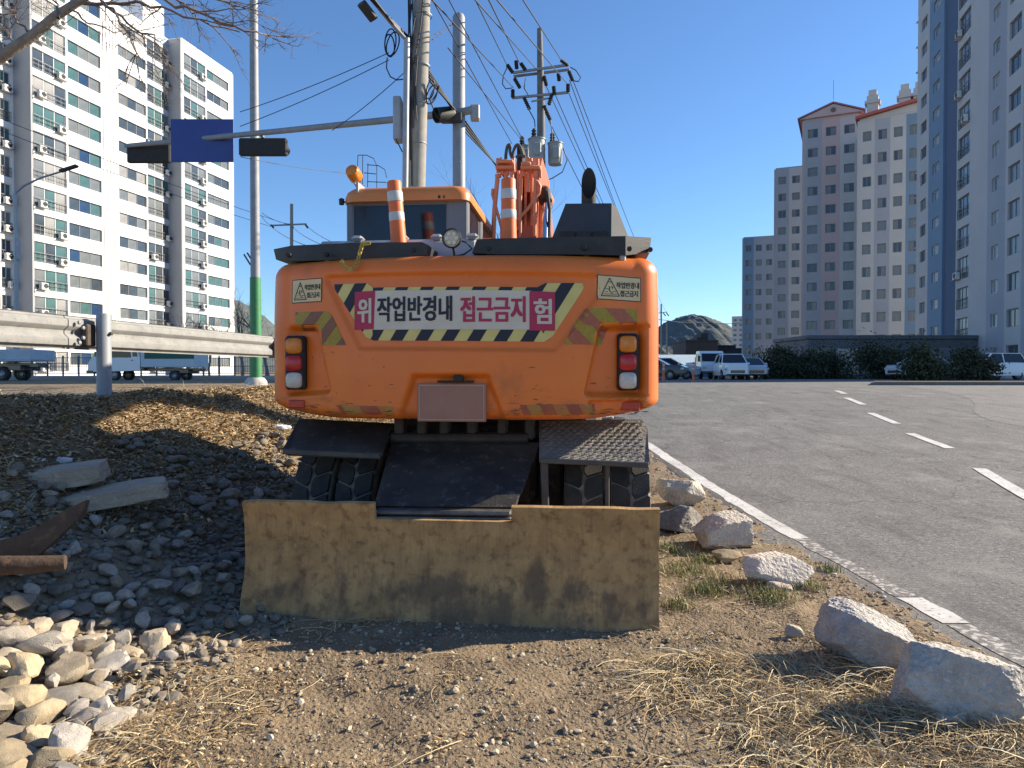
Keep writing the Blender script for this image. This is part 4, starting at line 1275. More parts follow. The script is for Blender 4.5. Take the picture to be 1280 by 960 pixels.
# ================================================================== rocks
def rock_mesh(name, seed, sub, dims, mat, planes=16, rough_=.06, flat=.0, fs=3.0, jit=.22, chip=0):
    rr = random.Random(seed)
    bm = bmesh.new(); bmesh.ops.create_icosphere(bm, subdivisions=sub, radius=1)
    ps = []
    for k in range(planes):
        n = Vector((rr.gauss(0, 1), rr.gauss(0, 1), rr.gauss(0, 1))).normalized()
        ps.append((n, rr.uniform(1 - jit * 2, 1)))
    if flat:
        for n in ((0, 0, 1), (0, 0, -1), (1, .1, 0), (-1, 0, .1), (0, 1, .1), (.1, -1, 0)):
            ps.append((Vector(n).normalized(), flat))
    off = Vector((seed * 3.1, seed * 1.7, seed * .3))
    for v in bm.verts:
        d = v.co.normalized()
        r_ = 1.2
        for n, h in ps:
            c = n.dot(d)
            if c > .05: r_ = min(r_, h / c)
        r_ *= 1 + rough_ * mnoise.noise(d * fs + off) + rough_ * .5 * mnoise.noise(d * fs * 3.1 + off) + (rough_ * .4 * mnoise.noise(d * fs * 8 + off) + rough_ * .3 * mnoise.noise(d * fs * 17 + off) if sub > 3 else 0)
        v.co = d * r_
    lo = [min(v.co[k] for v in bm.verts) for k in range(3)]; hi = [max(v.co[k] for v in bm.verts) for k in range(3)]
    for v in bm.verts:
        for k in range(3): v.co[k] = ((v.co[k] - lo[k]) / (hi[k] - lo[k]) - .5) * dims[k]
    me = bpy.data.meshes.new(name); bm.to_mesh(me); bm.free()
    me.materials.append(mat)
    me.polygons.foreach_set('use_smooth', [True] * len(me.polygons)); me.set_sharp_from_angle(angle=R(24 if sub < 4 else 28))
    return me
def boulder(label, px, pyb, wpx, hpx, seed, rz_=0, deep=.8, mat=None, tilt=(0, 0), sub=5, flat=.8, name='boulder', sink=.12, group=None):
    p = on_ground(px, pyb)
    d = p.y
    w = wpx * d / FPX; h_ = hpx * d / FPX
    me = rock_mesh(name, seed, 6 if wpx > 100 else sub, (w, w * deep, h_), mat or gran, 16, .05, flat, 2.6, .20)
    o = link(name, me, None, (p.x, p.y + w * deep * .35, p.z + h_ * (.5 - sink)))
    o.rotation_euler = (tilt[0], tilt[1], rz_)
    return tag(o, label, 'boulder', group)
boulder('big pale granite block at the lower right corner, lying nearest the camera', 1212, 905, 150, 92, 3, R(-14), .62, tilt=(R(-8), R(10)), flat=.72)
boulder('pale granite block with a slanting top, second nearest of the roadside boulders', 1094, 836, 112, 74, 8, R(-20), .8, tilt=(R(4), R(14)), flat=.74)
boulder('broad low pale boulder with a flat top beside the worn end of the edge line', 978, 738, 90, 44, 12, R(-6), .75, flat=.78)
boulder('angular pale grey boulder right of the dozer blade, topped by a pointed edge', 906, 688, 68, 46, 21, R(10), .9, tilt=(R(5), R(-6)), flat=.76)
boulder('dark brownish grey boulder beside the blade end, between two pale ones', 852, 668, 64, 38, 25, R(8), .9, flat=.85, mat=M('brown_granite', (.26, .235, .205), (.19, .17, .15), 6, .9, .8, 30, c3=(.34, .31, .27), s3=40, bdist=.02))
boulder('whitish boulder farthest along the edge line beside the right tyre', 853, 634, 52, 38, 31, R(25), .9, flat=.82)
boulder('small flat tan stone in front of the angular grey boulder', 912, 703, 36, 15, 35, 0, .8, sub=4, mat=beige_m, name='stone')
boulder('small rounded tan stone at the foot of the broad low boulder', 976, 744, 34, 17, 36, 0, .8, sub=4, mat=beige_m, name='stone')
boulder('tiny grey stone lying alone on bare dirt left of the big granite blocks', 995, 796, 22, 14, 38, 0, .8, sub=3, mat=beige_m, name='stone')
boulder('half buried dark stone tucked under the nearest granite block', 1192, 915, 40, 22, 39, 0, .8, sub=4, mat=gran, name='stone')
boulder('half buried grey stone at the bottom right corner below the granite block', 1252, 915, 70, 34, 40, 0, .8, sub=4, mat=gran, name='stone')
# stone slabs left
def slab(label, px, py, w, dp, h_, rz_, tilt, seed, lift=0):
    p = on_ground(px, py)
    me = rock_mesh('stone_slab', seed, 5, (w, dp, h_), M('slab_stone%d' % seed, (.46, .385, .29), (.35, .295, .225), 5, .9, .8, 40, c3=(.55, .48, .38), s3=20, bdist=.015), 6, .03, .62, 2.2, .12)
    o = link('stone_slab', me, None, (p.x, p.y, p.z + h_ * .35 + lift))
    o.rotation_euler = (tilt[0], tilt[1], rz_)
    return tag(o, label, 'stone slab')
slab('thick short stone slab lying above the long one at the foot of the bank', 84, 606, .58, .36, .14, R(8), (R(5), R(-7)), 51, .02)
slab('long pale stone slab sloping down to the left beside the gravel heap', 120, 632, 1.08, .40, .12, R(10), (R(5), R(-9)), 52, .01)
# rusty beams at the left edge
bp = [P(-70, 690, 3.75), P(-20, 688, 3.8), P(30, 674, 3.9), P(70, 650, 4.0), P(105, 632, 4.1)]
m_ = MB(); vs = []; fs = []
hts = [.14, .16, .16, .12, .05]
for p, h_ in zip(bp, hts):
    for (dy, dz) in ((-.03, -h_), (.02, -h_), (.06, .02), (.02, .03)): vs.append(p + Vector((0, dy, dz)))
for i in range(4):
    for k in range(4): fs.append([i * 4 + k, i * 4 + (k + 1) % 4, i * 4 + 4 + (k + 1) % 4, i * 4 + 4 + k])
fs += [[0, 1, 2, 3], [16, 17, 18, 19]]
o = m_.add(vs, fs).obj('rusty_plate', rust, None, 50); tag(o, 'curved rusty steel plate at the left edge in front of the stone slabs', 'scrap steel')
bp = [P(-80, 708, 3.55), P(-20, 707, 3.55), P(40, 706, 3.6), P(82, 703, 3.65)]
o = MB().tube(bp, [.05, .048, .045, .036], 12).obj('rusty_pipe', rust, None, 60); tag(o, 'straight rusty pipe at the left edge lying under the curved rusty plate', 'scrap steel')

# gravel heap: 230 single stones, the rest of the heap as one mass
def in_gravel(x, y):
    s = x - float(G(y))
    nn = .35 * float(vnoise(np.array(x * 1.4), np.array(y * 1.4), 21))
    if y < 2.9 or y > 8.6: return 0
    if s < 1.05 + nn * .8 or x > -1.25 + nn * .4 + max(0, (y - 4.6)) * .06: return 0
    if y < 3.95 and x > -1.75 + nn * .3: return 0
    return 1
stone_me = []
for k in range(14):
    rr = random.Random(k)
    stone_me.append(rock_mesh('gravel_stone', 100 + k, 2, (1, rr.uniform(.55, .9), rr.uniform(.38, .7)), gravel_m, 9, .10, 0, 1.7, .24))
beige_me = []
for k in range(10):
    rr = random.Random(k + 50)
    beige_me.append(rock_mesh('beige_stone', 200 + k, 3, (1, rr.uniform(.58, .92), rr.uniform(.38, .66)), beige_m, 9, .09, 0, 1.5, .23))
cand = []
placed = {}
def try_place(x, y, r):
    gxi, gyi = int(x / .25), int(y / .25)
    for a in range(gxi - 1, gxi + 2):
        for b in range(gyi - 1, gyi + 2):
            for (x2, y2, r2) in placed.get((a, b), ()):
                if (x - x2) ** 2 + (y - y2) ** 2 < ((r + r2) * .66) ** 2: return False
    placed.setdefault((gxi, gyi), []).append((x, y, r))
    return True
light = [(27, 845, 64), (85, 848, 66), (112, 876, 50), (30, 885, 60), (140, 835, 45), (196, 810, 50), (60, 815, 60), (20, 808, 55), (105, 812, 50), (150, 806, 34), (130, 890, 44), (142, 908, 52), (75, 880, 50), (50, 905, 58), (15, 925, 50),
         (90, 940, 75), (20, 960, 70), (62, 962, 55), (10, 800, 44), (45, 795, 40), (80, 795, 44), (128, 822, 36), (165, 820, 30), (170, 836, 28), (8, 870, 50), (45, 930, 50), (120, 850, 34), (155, 960, 30), (105, 905, 38), (182, 845, 26), (6, 985, 60), (70, 995, 80), (-20, 840, 60), (-25, 900, 70), (-30, 955, 70), (160, 870, 24), (10, 830, 40), (95, 920, 40)]
nst = 0
for i, (px, py, wp) in enumerate(light):
    p = on_ground(px, py)
    w = wp * p.y / FPX * 1.05
    if not try_place(p.x, p.y, w * .38): 
        w *= .8
    o = link('stone', beige_me[i % len(beige_me)], None, (p.x, p.y, p.z + w * .16))
    o.scale = (w, w, w); o.rotation_euler = (rnd.uniform(-.3, .3), rnd.uniform(-.3, .3), rnd.uniform(0, 6.28))
    if (px, py) == (196, 810): lab = 'large pale flat stone lying apart at the right end of the sunlit stones'
    elif (px, py) == (112, 876): lab = 'upright yellowish stone among the sunlit stones at lower left'
    elif (px, py) == (85, 848): lab = 'large smooth grey stone amid the sunlit stones at lower left'
    else: lab = 'pale rounded stone among the sunlit stones at lower left'
    tag(o, lab, 'stone', 'sunlit stones at lower left')
big = []
for r_lo, r_hi, tries in ((.07, .10, 60), (.045, .068, 900), (.030, .045, 4200), (.018, .030, 9000)):
    for k in range(tries):
        x, y = rnd.uniform(-4.2, -.9), rnd.uniform(2.6, 8.6)
        if not in_gravel(x, y): continue
        r_ = rnd.uniform(r_lo, r_hi)
        if r_hi > .08 and y > 6.5: r_ *= .8
        if try_place(x, y, r_): big.append((r_ / max(y, 2), x, y, r_))
big.sort(reverse=True)
sv = []; sf = []
for i, (_, x, y, r_) in enumerate(big):
    z = float(rough_h(x, y)) + (.02 + .02 * rnd.random() if r_ > .045 else 0)
    me = stone_me[i % len(stone_me)]
    sc = r_ * 2
    if i < 255:
        o = link('gravel_stone', me, None, (x, y, z + sc * .15))
        o.scale = (sc, sc, sc); o.rotation_euler = (rnd.uniform(-.5, .5), rnd.uniform(-.5, .5), rnd.uniform(0, 6.28))
        tag(o, 'grey rounded stone in the shaded gravel heap left of the excavator', 'stone', 'stones of the gravel heap')
    else:
        m_ = Matrix.Translation((x, y, z + sc * .15)) @ Matrix.Rotation(rnd.uniform(0, 6.28), 4, 'Z') @ Matrix.Rotation(rnd.uniform(-.5, .5), 4, 'X') @ Matrix.Scale(sc, 4)
        o_ = len(sv)
        sv += [tuple(m_ @ v.co) for v in me.vertices]
        sf += [[j + o_ for j in p.vertices] for p in me.polygons]
fv = []; ff = []
for k in range(1500):
    x, y = rnd.uniform(-2.6, -1.25), rnd.uniform(2.4, 3.95)
    lim = -1.42 - .12 * rnd.random() - .25 * float(vnoise(np.array(x * 4), np.array(y * 4), 71)) - .10 * (y - 3)
    if x > lim: continue
    r_ = rnd.uniform(.012, .04)
    if not try_place(x, y, r_): continue
    me = beige_me[k % len(beige_me)]
    m_ = Matrix.Translation((x, y, float(rough_h(x, y)) + r_ * .3)) @ Matrix.Rotation(rnd.uniform(0, 6.28), 4, 'Z') @ Matrix.Rotation(rnd.uniform(-.6, .6), 4, 'X') @ Matrix.Scale(r_ * 2, 4)
    o_ = len(fv)
    fv += [tuple(m_ @ v.co) for v in me.vertices]
    ff += [[j + o_ for j in p.vertices] for p in me.polygons]
stuff(link('gravel', rawmesh('gravel', fv, ff, M('beige_gravel', (.36, .30, .22), (.22, .185, .14), 7, .9, .5, 40), 30)), 'small beige gravel filling the gaps between the sunlit stones at lower left', 'gravel')
def color_attr(me, cols):
    at = me.color_attributes.new('Col', 'FLOAT_COLOR', 'POINT')
    at.data.foreach_set('color', np.asarray(cols, np.float32).ravel())
gcol = M('gravel_mass', (.15, .128, .10), (.24, .205, .16), 9, .88, .4, 60)
stuff(link('gravel', rawmesh('gravel', sv, sf, gcol, 35)), 'small grey gravel filling the heap between the larger stones', 'gravel')

# pebbles scattered on the dirt
ico = bmesh.new(); bmesh.ops.create_icosphere(ico, subdivisions=1, radius=.5)
iv = np.array([v.co[:] for v in ico.verts]); iff = np.array([[v.index for v in f.verts] for f in ico.faces]); ico.free()
def pebbles(n, xr, yr, smin, smax, dens, hues):
    xs = nrs.uniform(xr[0], xr[1], n); ys_ = nrs.uniform(yr[0], yr[1], n)
    keep = dens(xs, ys_) > nrs.uniform(0, 1, n)
    xs, ys_ = xs[keep], ys_[keep]; n = len(xs)
    zs_ = rough_h(xs, ys_)
    sz = smin + (smax - smin) * nrs.uniform(0, 1, n) ** 3
    V = []; Fc = []; C = []
    for i in range(n):
        j = iv * (1 + nrs.uniform(-.22, .22, (len(iv), 1))) * np.array([1, nrs.uniform(.6, 1), nrs.uniform(.4, .8)]) * sz[i]
        a = nrs.uniform(0, 6.28); c, s = math.cos(a), math.sin(a)
        q = np.stack([j[:, 0] * c - j[:, 1] * s + xs[i], j[:, 0] * s + j[:, 1] * c + ys_[i], j[:, 2] + zs_[i] + sz[i] * .12], 1)
        V.append(q); Fc.append(iff + len(iv) * i)
        h_ = hues[nrs.randint(len(hues))]; b = nrs.uniform(.7, 1.25)
        C.append(np.tile(np.array([h_[0] * b, h_[1] * b, h_[2] * b, 1]), (len(iv), 1)))
    return np.concatenate(V), np.concatenate(Fc), np.concatenate(C)
def dens_fore(x, y):
    d = .45 + .8 * vnoise(x * 1.6, y * 1.6, 31) + .35 * vnoise(x * 5, y * 5, 32)
    d = np.where(x > EL(y) - .1, .07, d)
    d = np.where((y > 4.3) & (x < 1.0) & (x > -1.8), .15, d)
    return d
hu = [(.38, .31, .215), (.46, .385, .27), (.29, .24, .17), (.50, .44, .33), (.34, .25, .155), (.25, .185, .115)]
a = pebbles(7500, (-2.4, 2.9), (2.3, 5.2), .005, .042, dens_fore, hu)
me = rawmesh('pebbles', a[0].tolist(), a[1].tolist(), pebble_m); color_attr(me, a[2])
stuff(link('pebbles', me), 'small pale pebbles scattered over the bare dirt in the foreground', 'pebbles')
a = pebbles(26000, (-2.2, 2.3), (2.3, 4.5), .003, .017, lambda x, y: .55 + .6 * vnoise(x * 2.2, y * 2.2, 34) + .4 * vnoise(x * 7, y * 7, 35), hu + [(.16, .12, .08), (.2, .15, .1), (.14, .11, .08)])
me = rawmesh('grit', a[0].tolist(), a[1].tolist(), pebble_m); color_attr(me, a[2])
stuff(link('grit', me), 'fine grit and soil crumbs on the trodden dirt in the foreground', 'grit')
a = pebbles(5200, (1.6, 3.3), (4.0, 13.0), .008, .045, lambda x, y: .9 - np.abs(x - EL(y) + .35) * 1.6, hu)
me = rawmesh('pebbles', a[0].tolist(), a[1].tolist(), pebble_m); color_attr(me, a[2])
stuff(link('pebbles', me), 'loose grit and pebbles along the crumbling edge of the right road', 'pebbles')

# ------------------------------------------------------------------ dry grass, litter, green tufts
def ribbons(x, y, z, head, length, lift, width, curl, cols, seg=4):
    n = len(x)
    t = np.linspace(0, 1, seg + 1)
    ang = head[:, None] + curl[:, None] * t[None] * 1.2
    step = length[:, None] / seg
    dx = np.cos(ang) * step; dy = np.sin(ang) * step
    X = x[:, None] + np.concatenate([np.zeros((n, 1)), np.cumsum(dx[:, :-1], 1)], 1)
    Y = y[:, None] + np.concatenate([np.zeros((n, 1)), np.cumsum(dy[:, :-1], 1)], 1)
    Zc = z[:, None] + lift[:, None] * (t[None] * 2.2 - 1.5 * t[None] ** 2) 
    w = width[:, None] * (1 - .75 * t[None])
    px = -np.sin(ang) * w; py = np.cos(ang) * w
    A = np.stack([X + px, Y + py, Zc], 2); B = np.stack([X - px, Y - py, Zc + width[:, None] * .5], 2)
    V = np.stack([A, B], 2).reshape(n, (seg + 1) * 2, 3)
    base = (np.arange(n) * (seg + 1) * 2)[:, None, None]
    k = np.arange(seg)[None, :, None] * 2
    F_ = base + k + np.array([0, 1, 3, 2])[None, None]
    C = np.repeat(cols[:, None, :], (seg + 1) * 2, 1)
    return V.reshape(-1, 3), F_.reshape(-1, 4), C.reshape(-1, 4)
def pick_cols(n, pal, j=.25):
    p = np.array(pal)[nrs.randint(len(pal), size=n)] * nrs.uniform(1 - j, 1 + j, (n, 1))
    return np.concatenate([p, np.ones((n, 1))], 1)
straw = [(.46, .35, .18), (.55, .43, .23), (.36, .26, .13), (.62, .52, .33), (.25, .17, .09), (.30, .20, .10)]
leafp = [(.37, .25, .12), (.48, .34, .17), (.24, .155, .075), (.56, .43, .24), (.15, .10, .055)]
def scatter(n, xr, yr, dens):
    x = nrs.uniform(xr[0], xr[1], n); y = nrs.uniform(yr[0], yr[1], n)
    k = dens(x, y) > nrs.uniform(0, 1, n)
    return x[k], y[k]
def strawfield(name, label, n, xr, yr, dens, lmin, lmax, lift, wid, pal, mat=straw_m, seg=4, up=0, cat='dry grass'):
    x, y = scatter(n, xr, yr, dens); m = len(x)
    z = rough_h(x, y) + nrs.uniform(0, .015, m)
    ln = lmin + (lmax - lmin) * nrs.uniform(0, 1, m) ** 2
    V, F_, C = ribbons(x, y, z, nrs.uniform(0, 6.28, m), ln * (1 - up), ln * nrs.uniform(.0, lift, m) + up * ln, wid * nrs.uniform(.6, 1.3, m), nrs.uniform(-1.2, 1.2, m), pick_cols(m, pal), seg)
    me = rawmesh(name, V.tolist(), F_.tolist(), mat); color_attr(me, C)
    return stuff(link(name, me), label, cat)
def d_fore(x, y):
    d = .12 + .65 * vnoise(x * 1.3 + 3, y * 1.3, 41) + .6 * vnoise(x * 3.5, y * 3.5, 42) + .55 * sm(.4, 1.1, x) * (1 - sm(3.9, 4.4, y)) - .25 * sm(3.4, 4.2, y) * (x < .6)
    d = d + .5 * (1 - sm(-1.5, -1.0, x)) * (1 - sm(3.4, 3.8, y))
    return np.where(x > EL(y) - .35, 0, d)
strawfield('dry_grass', 'dry straw strewn over the dirt in the foreground', 11000, (-2.1, 2.6), (2.25, 4.4), d_fore, .05, .30, .22, .0021, straw)
strawfield('dry_grass', 'matted dry grass at the lower right in front of the granite blocks', 12000, (.6, 2.5), (2.3, 3.75), lambda x, y: .9 - np.abs(x - 1.5) * .7 + .5 * vnoise(x * 3, y * 3, 44), .08, .34, .35, .0024, straw)
strawfield('dead_leaves', 'crumbled dead leaves mixed into the dirt in the foreground', 30000, (-2.2, 2.4), (2.2, 4.6), lambda x, y: d_fore(x, y) * .9, .010, .034, .6, .005, leafp, seg=2, cat='dead leaves')
def d_bank(x, y):
    s = x - G(y)
    return np.where((s > -.55) & (s < 1.9 + .5 * vnoise(x * 1.5, y * 1.5, 46)), 1.0, 0) * (1 - .55 * sm(1.2, 1.9, s))
strawfield('dead_leaves', 'brown dead leaves covering the bank below the guardrail', 60000, (-5.6, -1.2), (3.2, 12.5), d_bank, .025, .075, .7, .013, leafp, seg=2, cat='dead leaves')
strawfield('dry_grass', 'dry grass stalks tangled on the bank below the guardrail', 13000, (-5.6, -1.2), (3.2, 12.5), d_bank, .08, .30, .5, .0035, straw)
strawfield('dry_grass', 'upright dry weed stalks along the crest of the bank', 420, (-5.2, -2.2), (5.6, 12.5), lambda x, y: np.where(np.abs(x - G(y) - .15) < .5, .6, 0), .10, .34, .3, .003, straw, up=.6)
greens = [(.10, .16, .035), (.14, .20, .05), (.20, .22, .07), (.08, .12, .03)]
for (px, py, n, rad) in ((855, 712, 420, .22), (885, 742, 380, .16), (960, 752, 460, .17), (1005, 738, 260, .12), (842, 690, 240, .15), (880, 700, 200, .13), (905, 728, 160, .15), (1035, 715, 120, .08), (845, 760, 140, .1)):
    c_ = on_ground(px, py)
    m = n
    x = c_.x + nrs.normal(0, rad * .5, m); y = c_.y + nrs.normal(0, rad * .5, m)
    ln = nrs.uniform(.03, .10, m)
    V, F_, C = ribbons(x, y, rough_h(x, y), nrs.uniform(0, 6.28, m), ln * .5, ln * .9, np.full(m, .0022), nrs.uniform(-1, 1, m), pick_cols(m, greens + straw[:2]), 3)
    me = rawmesh('grass_tuft', V.tolist(), F_.tolist(), straw_m); color_attr(me, C)
    o = link('grass_tuft', me); stuff(o, 'green grass tufts growing between the roadside boulders', 'grass')
strawfield('dry_grass', 'thin yellow grass between the blade end and the boulders', 3000, (.75, 2.45), (3.9, 6.6), lambda x, y: .75 - .5 * sm(1.4, 2.3, x) + .3 * vnoise(x * 4, y * 4, 51), .03, .14, .5, .002, straw + [(.26, .27, .09)])
# snow leftovers
for (px, py, w, lab) in ((352, 537, .26, 'melting snow patch beside the left mudguard'), (50, 577, .10, 'white snow remnant behind the short stone slab'), (78, 578, .16, 'greyish snow lump next to the short stone slab')):
    p = on_ground(px, py)
    o = link('snow_patch', rock_mesh('snow_patch', int(px), 4, (w, w * .8, w * .35), snow, 5, .16, 0, 3, .1), None, (p.x, p.y, p.z + w * .08)); tag(o, lab, 'snow')

# ================================================================== poles, signals and wires
def pole_thing(name, label, cat, base):
    return thing(name, label, cat, base)
def rel(t, p): return Vector(p) - Vector(t.location)
def cabletube(pts, r, sag=0, n=12):
    a, b = Vector(pts[0]), Vector(pts[-1])
    if len(pts) == 2:
        out = [a.lerp(b, k / n) - Vector((0, 0, sag * 4 * (k / n) * (1 - k / n))) for k in range(n + 1)]
    else: out = [Vector(p) for p in pts]
    return out
# concrete utility pole with streetlight conduit
d = 13.5
base = P(517, 470, d); base.z = hz(base.x, d)
t = pole_thing('utility_pole', 'thick concrete utility pole with a bundle of black cables, rising behind the cab', 'utility pole', base)
top = P(530, -60, d)
ax_ = [P(519.5, 240, d), P(523, 120, d), P(529, -40, d)]
MB().tube([rel(t, base), rel(t, P(519, 300, d)), rel(t, P(520, 230, d)), rel(t, P(524, 100, d)), rel(t, P(529, -50, d))], [.19, .185, .178, .168, .155], 24).obj('shaft', concrete, t, 60)
for (px, py) in ((518.5, 222), (521.5, 180), (523, 130), (525.5, 83), (528, 20)):
    c_ = rel(t, P(px, py, d)); MB().lathe([(.172, -.012), (.185, -.012), (.185, .012), (.172, .012)], 22, Matrix.Translation(c_), True).obj('band_strap', galv_dull, t, 40)
for k in range(4):
    MB().tube([rel(t, P(511 + k * 1.6 + rnd.uniform(-1, 1), y_, d - .19)) + Vector((rnd.uniform(-.01, .01), 0, 0)) for y_ in (-20, 30, 70, 110, 160, 200, 232)][:5 + k % 3], .012, 6).obj('riser_cable', cable_m, t)
for pts in ([(530, -10), (526, 30), (521, 60), (517, 80)], [(519, 20), (514, 50), (512, 90), (513, 140)], [(515, 5), (511, 40), (508, 55)], [(522, 70), (519, 110), (521, 150)]):
    MB().tube([rel(t, P(px, py, d - .2)) for px, py in pts], .014, 6).obj('riser_cable', cable_m, t)
# cable coils hanging on it
for (cx, cy, rx, ry, tl) in ((488, 53, 7, 17, .1), (491, 55, 8, 15, .35), (487, 57, 6, 14, -.1), (540, 118, 7, 12, .5), (543, 116, 5, 10, .9), (538, 112, 5, 12, .3)):
    pts = []
    for k in range(21):
        an = 2 * math.pi * k / 20
        x_ = rx * math.cos(an); y_ = ry * math.sin(an)
        pts.append(rel(t, P(cx + x_ * math.cos(tl) - y_ * math.sin(tl) * .6, cy + y_, d - .1 + .05 * math.cos(an))))
    MB().tube(pts, .013, 6).obj('cable_coil', cable_m, t)
MB().tube([rel(t, P(px, py, d - .1)) for px, py in ((484, 72), (483, 85), (488, 96), (496, 100), (504, 99))], .012, 6).obj('cable_coil', cable_m, t)
# slim galvanised service pole with meter box
base = P(506.5, 470, d - .3); base.z = hz(base.x, base.y)
t = pole_thing('service_pole', 'slim galvanised pole with a flat grey box, close against the concrete pole', 'pole', base)
MB().tube([rel(t, base), rel(t, P(506.5, 233, d - .3)), rel(t, P(508.5, 48, d - .3))], .055, 16).obj('shaft', galv, t, 60)
MB().box(tuple(rel(t, P(491, 174, d - .2))), tuple(rel(t, P(504, 127, d + .1))), .02).obj('cabinet', lgrey_paint, t)
MB().tube([rel(t, P(x, y, d - .2)) for x, y in ((495, 174), (499, 182), (503, 190))], .012, 6).obj('conduit', cable_m, t)
arm = MB().tube([rel(t, P(508, 50, d - .3)), rel(t, P(490, 30, d - .5)), rel(t, P(462, -4, d - .8)), rel(t, P(445, -24, d - 1))], .035, 10).obj('lamp_arm', galv_dull, t, 60)
la, lb = rel(t, P(451, 3, d - .9)), rel(t, P(468, 25, d - .7))
lh = MB().obox(la, lb, .20, .09, .02).obj('lamp_head', black_plastic, t)
# steel mast pole with signal arm, signals and direction sign
d = 16.0
base = P(574, 470, d); base.z = hz(base.x, d)
t = pole_thing('signal_mast', 'galvanised steel signal mast whose long arm reaches left over the road', 'signal mast', base)
MB().lathe([(0, 0), (.15, 0), (.145, 2), (.137, rel(t, P(574, 22, d)).z), (.11, rel(t, P(574, 18.5, d)).z), (0, rel(t, P(574, 17.5, d)).z)], 28).obj('shaft', galv_dull, t, 40)
armp = [P(590, 140, d), P(577, 142.5, d), P(490, 152, d + .75), P(350, 166, d + 1.9), P(160, 184, d + 3.4)]
MB().tube([rel(t, p) + Vector((0, -.12, 0)) for p in armp], [.09, .085, .08, .07, .055], 14).obj('arm', galv_dull, t, 60)
MB().box(tuple(rel(t, P(588, 148, d - .15))), tuple(rel(t, P(600, 135, d + .1))), .02).obj('arm_clamp', galv, t)
# camera housing on the arm
c_ = rel(t, P(553, 143.5, d - .35))
hm = Matrix.Translation(c_) @ Matrix.Rotation(R(58), 4, 'Y') @ Matrix.Rotation(R(0), 4, 'X')
ch = MB().lathe([(0, .26), (.15, .26), (.165, .2), (.165, -.16), (.15, -.17), (.14, -.05), (0, -.05)], 22, Matrix.Translation(c_) @ Matrix.Rotation(R(70), 4, 'Y') @ Matrix.Rotation(R(-35), 4, 'X')).obj('camera_housing', black_plastic, t, 40)
MB().box((c_.x - .05, c_.y + .05, c_.z - .1), (c_.x + .42, c_.y + .3, c_.z + .09), .02).obj('mount_plate', dark_grey, t)
for pts in ([(540, 100), (553, 118), (566, 138)], [(536, 122), (546, 146), (552, 152), (556, 148)]):
    MB().tube([rel(t, P(x, y, d - .5)) for x, y in pts], .014, 6).obj('cable', cable_m, t)
def signal(name, label, x0, y0, x1, y1, dd, n):
    a, b = P(x0, y1, dd), P(x1, y0, dd)
    s_ = thing(name, label, 'traffic signal', ((a.x + b.x) / 2, dd, a.z), 0)
    w = b.x - a.x; h_ = b.z - a.z
    MB().box((-w / 2, 0, 0), (w / 2, .14, h_), .03).obj('housing', black, s_)
    for k in range(n):
        x_ = -w / 2 + w * (k + .5) / n; r_ = min(h_ * .42, w / n * .45)
        m_ = Matrix.Translation((x_, .14, h_ / 2)) @ Matrix.Rotation(R(-90), 4, 'X')
        MB().lathe([(r_, 0), (r_ * 1.02, .22), (r_ * .98, .22), (r_ * .96, 0)], 18, m_, True).obj('visor', black, s_, 40)
        MB().lathe([(0, .04), (r_ * .6, .03), (r_ * .95, 0)], 18, m_).obj('lens', (red_lens, amber, clear_lens, clear_lens)[k], s_, 40)
    MB().box((-.04, -.06, h_), (.04, .04, h_ + .12), .01).obj('hanger', galv_dull, s_)
    return s_
signal('traffic_signal', 'black horizontal traffic signal hung on the mast arm, nearer the mast', 298, 172, 358, 194, d + 2.05, 4)
signal('traffic_signal', 'black horizontal traffic signal at the far left end of the mast arm', 158, 180, 212, 203, d + 3.3, 4)
a, b = P(214, 203, d + 2.45), P(292, 149, d + 2.45)
t2 = thing('direction_sign', 'plain dark blue direction sign mounted on the mast arm in front of the white flats', 'road sign', ((a.x + b.x) / 2, d + 2.45, a.z))
w = b.x - a.x; h_ = b.z - a.z
MB().box((-w / 2, -.02, 0), (w / 2, .0, h_), .008).obj('sign_panel', sign_blue, t2)
MB().box((-w / 2 + .1, 0, h_ * .2), (w / 2 - .1, .05, h_ * .28)).box((-w / 2 + .1, 0, h_ * .7), (w / 2 - .1, .05, h_ * .78)).box((-.08, 0, 0), (.08, .06, h_)).split('sign_bracket', galv_dull, t2)
# distribution pole with crossarms, its concrete colour darkened to look backlit
d = 25.0
base = P(682, 470, d); base.z = hz(base.x, d)
t = pole_thing('power_pole', 'tall power pole with two crossarms and transformers behind the boom', 'power pole', base)
MB().tube([rel(t, base), rel(t, P(677, 250, d)), rel(t, P(676, 120, d)), rel(t, P(674.5, 36, d))], [.20, .165, .13, .09], 16).obj('shaft', M('pole_concrete_shaded', (.17, .175, .18), (.13, .135, .14), 4, .8), t, 60)
def cross(x0, y0, x1, y1, dy, w):
    MB().obox(rel(t, P(x0, y0, d + dy)), rel(t, P(x1, y1, d + dy)), w, w, .01).obj('crossarm', galv_dull, t)
cross(641, 91, 711, 81, -.16, .08); cross(642, 95.5, 712, 87, .16, .08); cross(640, 122.5, 711, 115.5, -.14, .08); cross(664, 127, 690, 122, -.12, .05)
def insul(px, py, px2, py2):
    a = rel(t, P(px, py, d - .16)); b = rel(t, P(px2, py2, d - .2))
    pts = []; rs = []
    for k in range(13):
        pts.append(a.lerp(b, k / 12)); rs.append(.075 if k % 2 else .045)
    MB().tube(pts, rs, 8).obj('insulator', black, t)
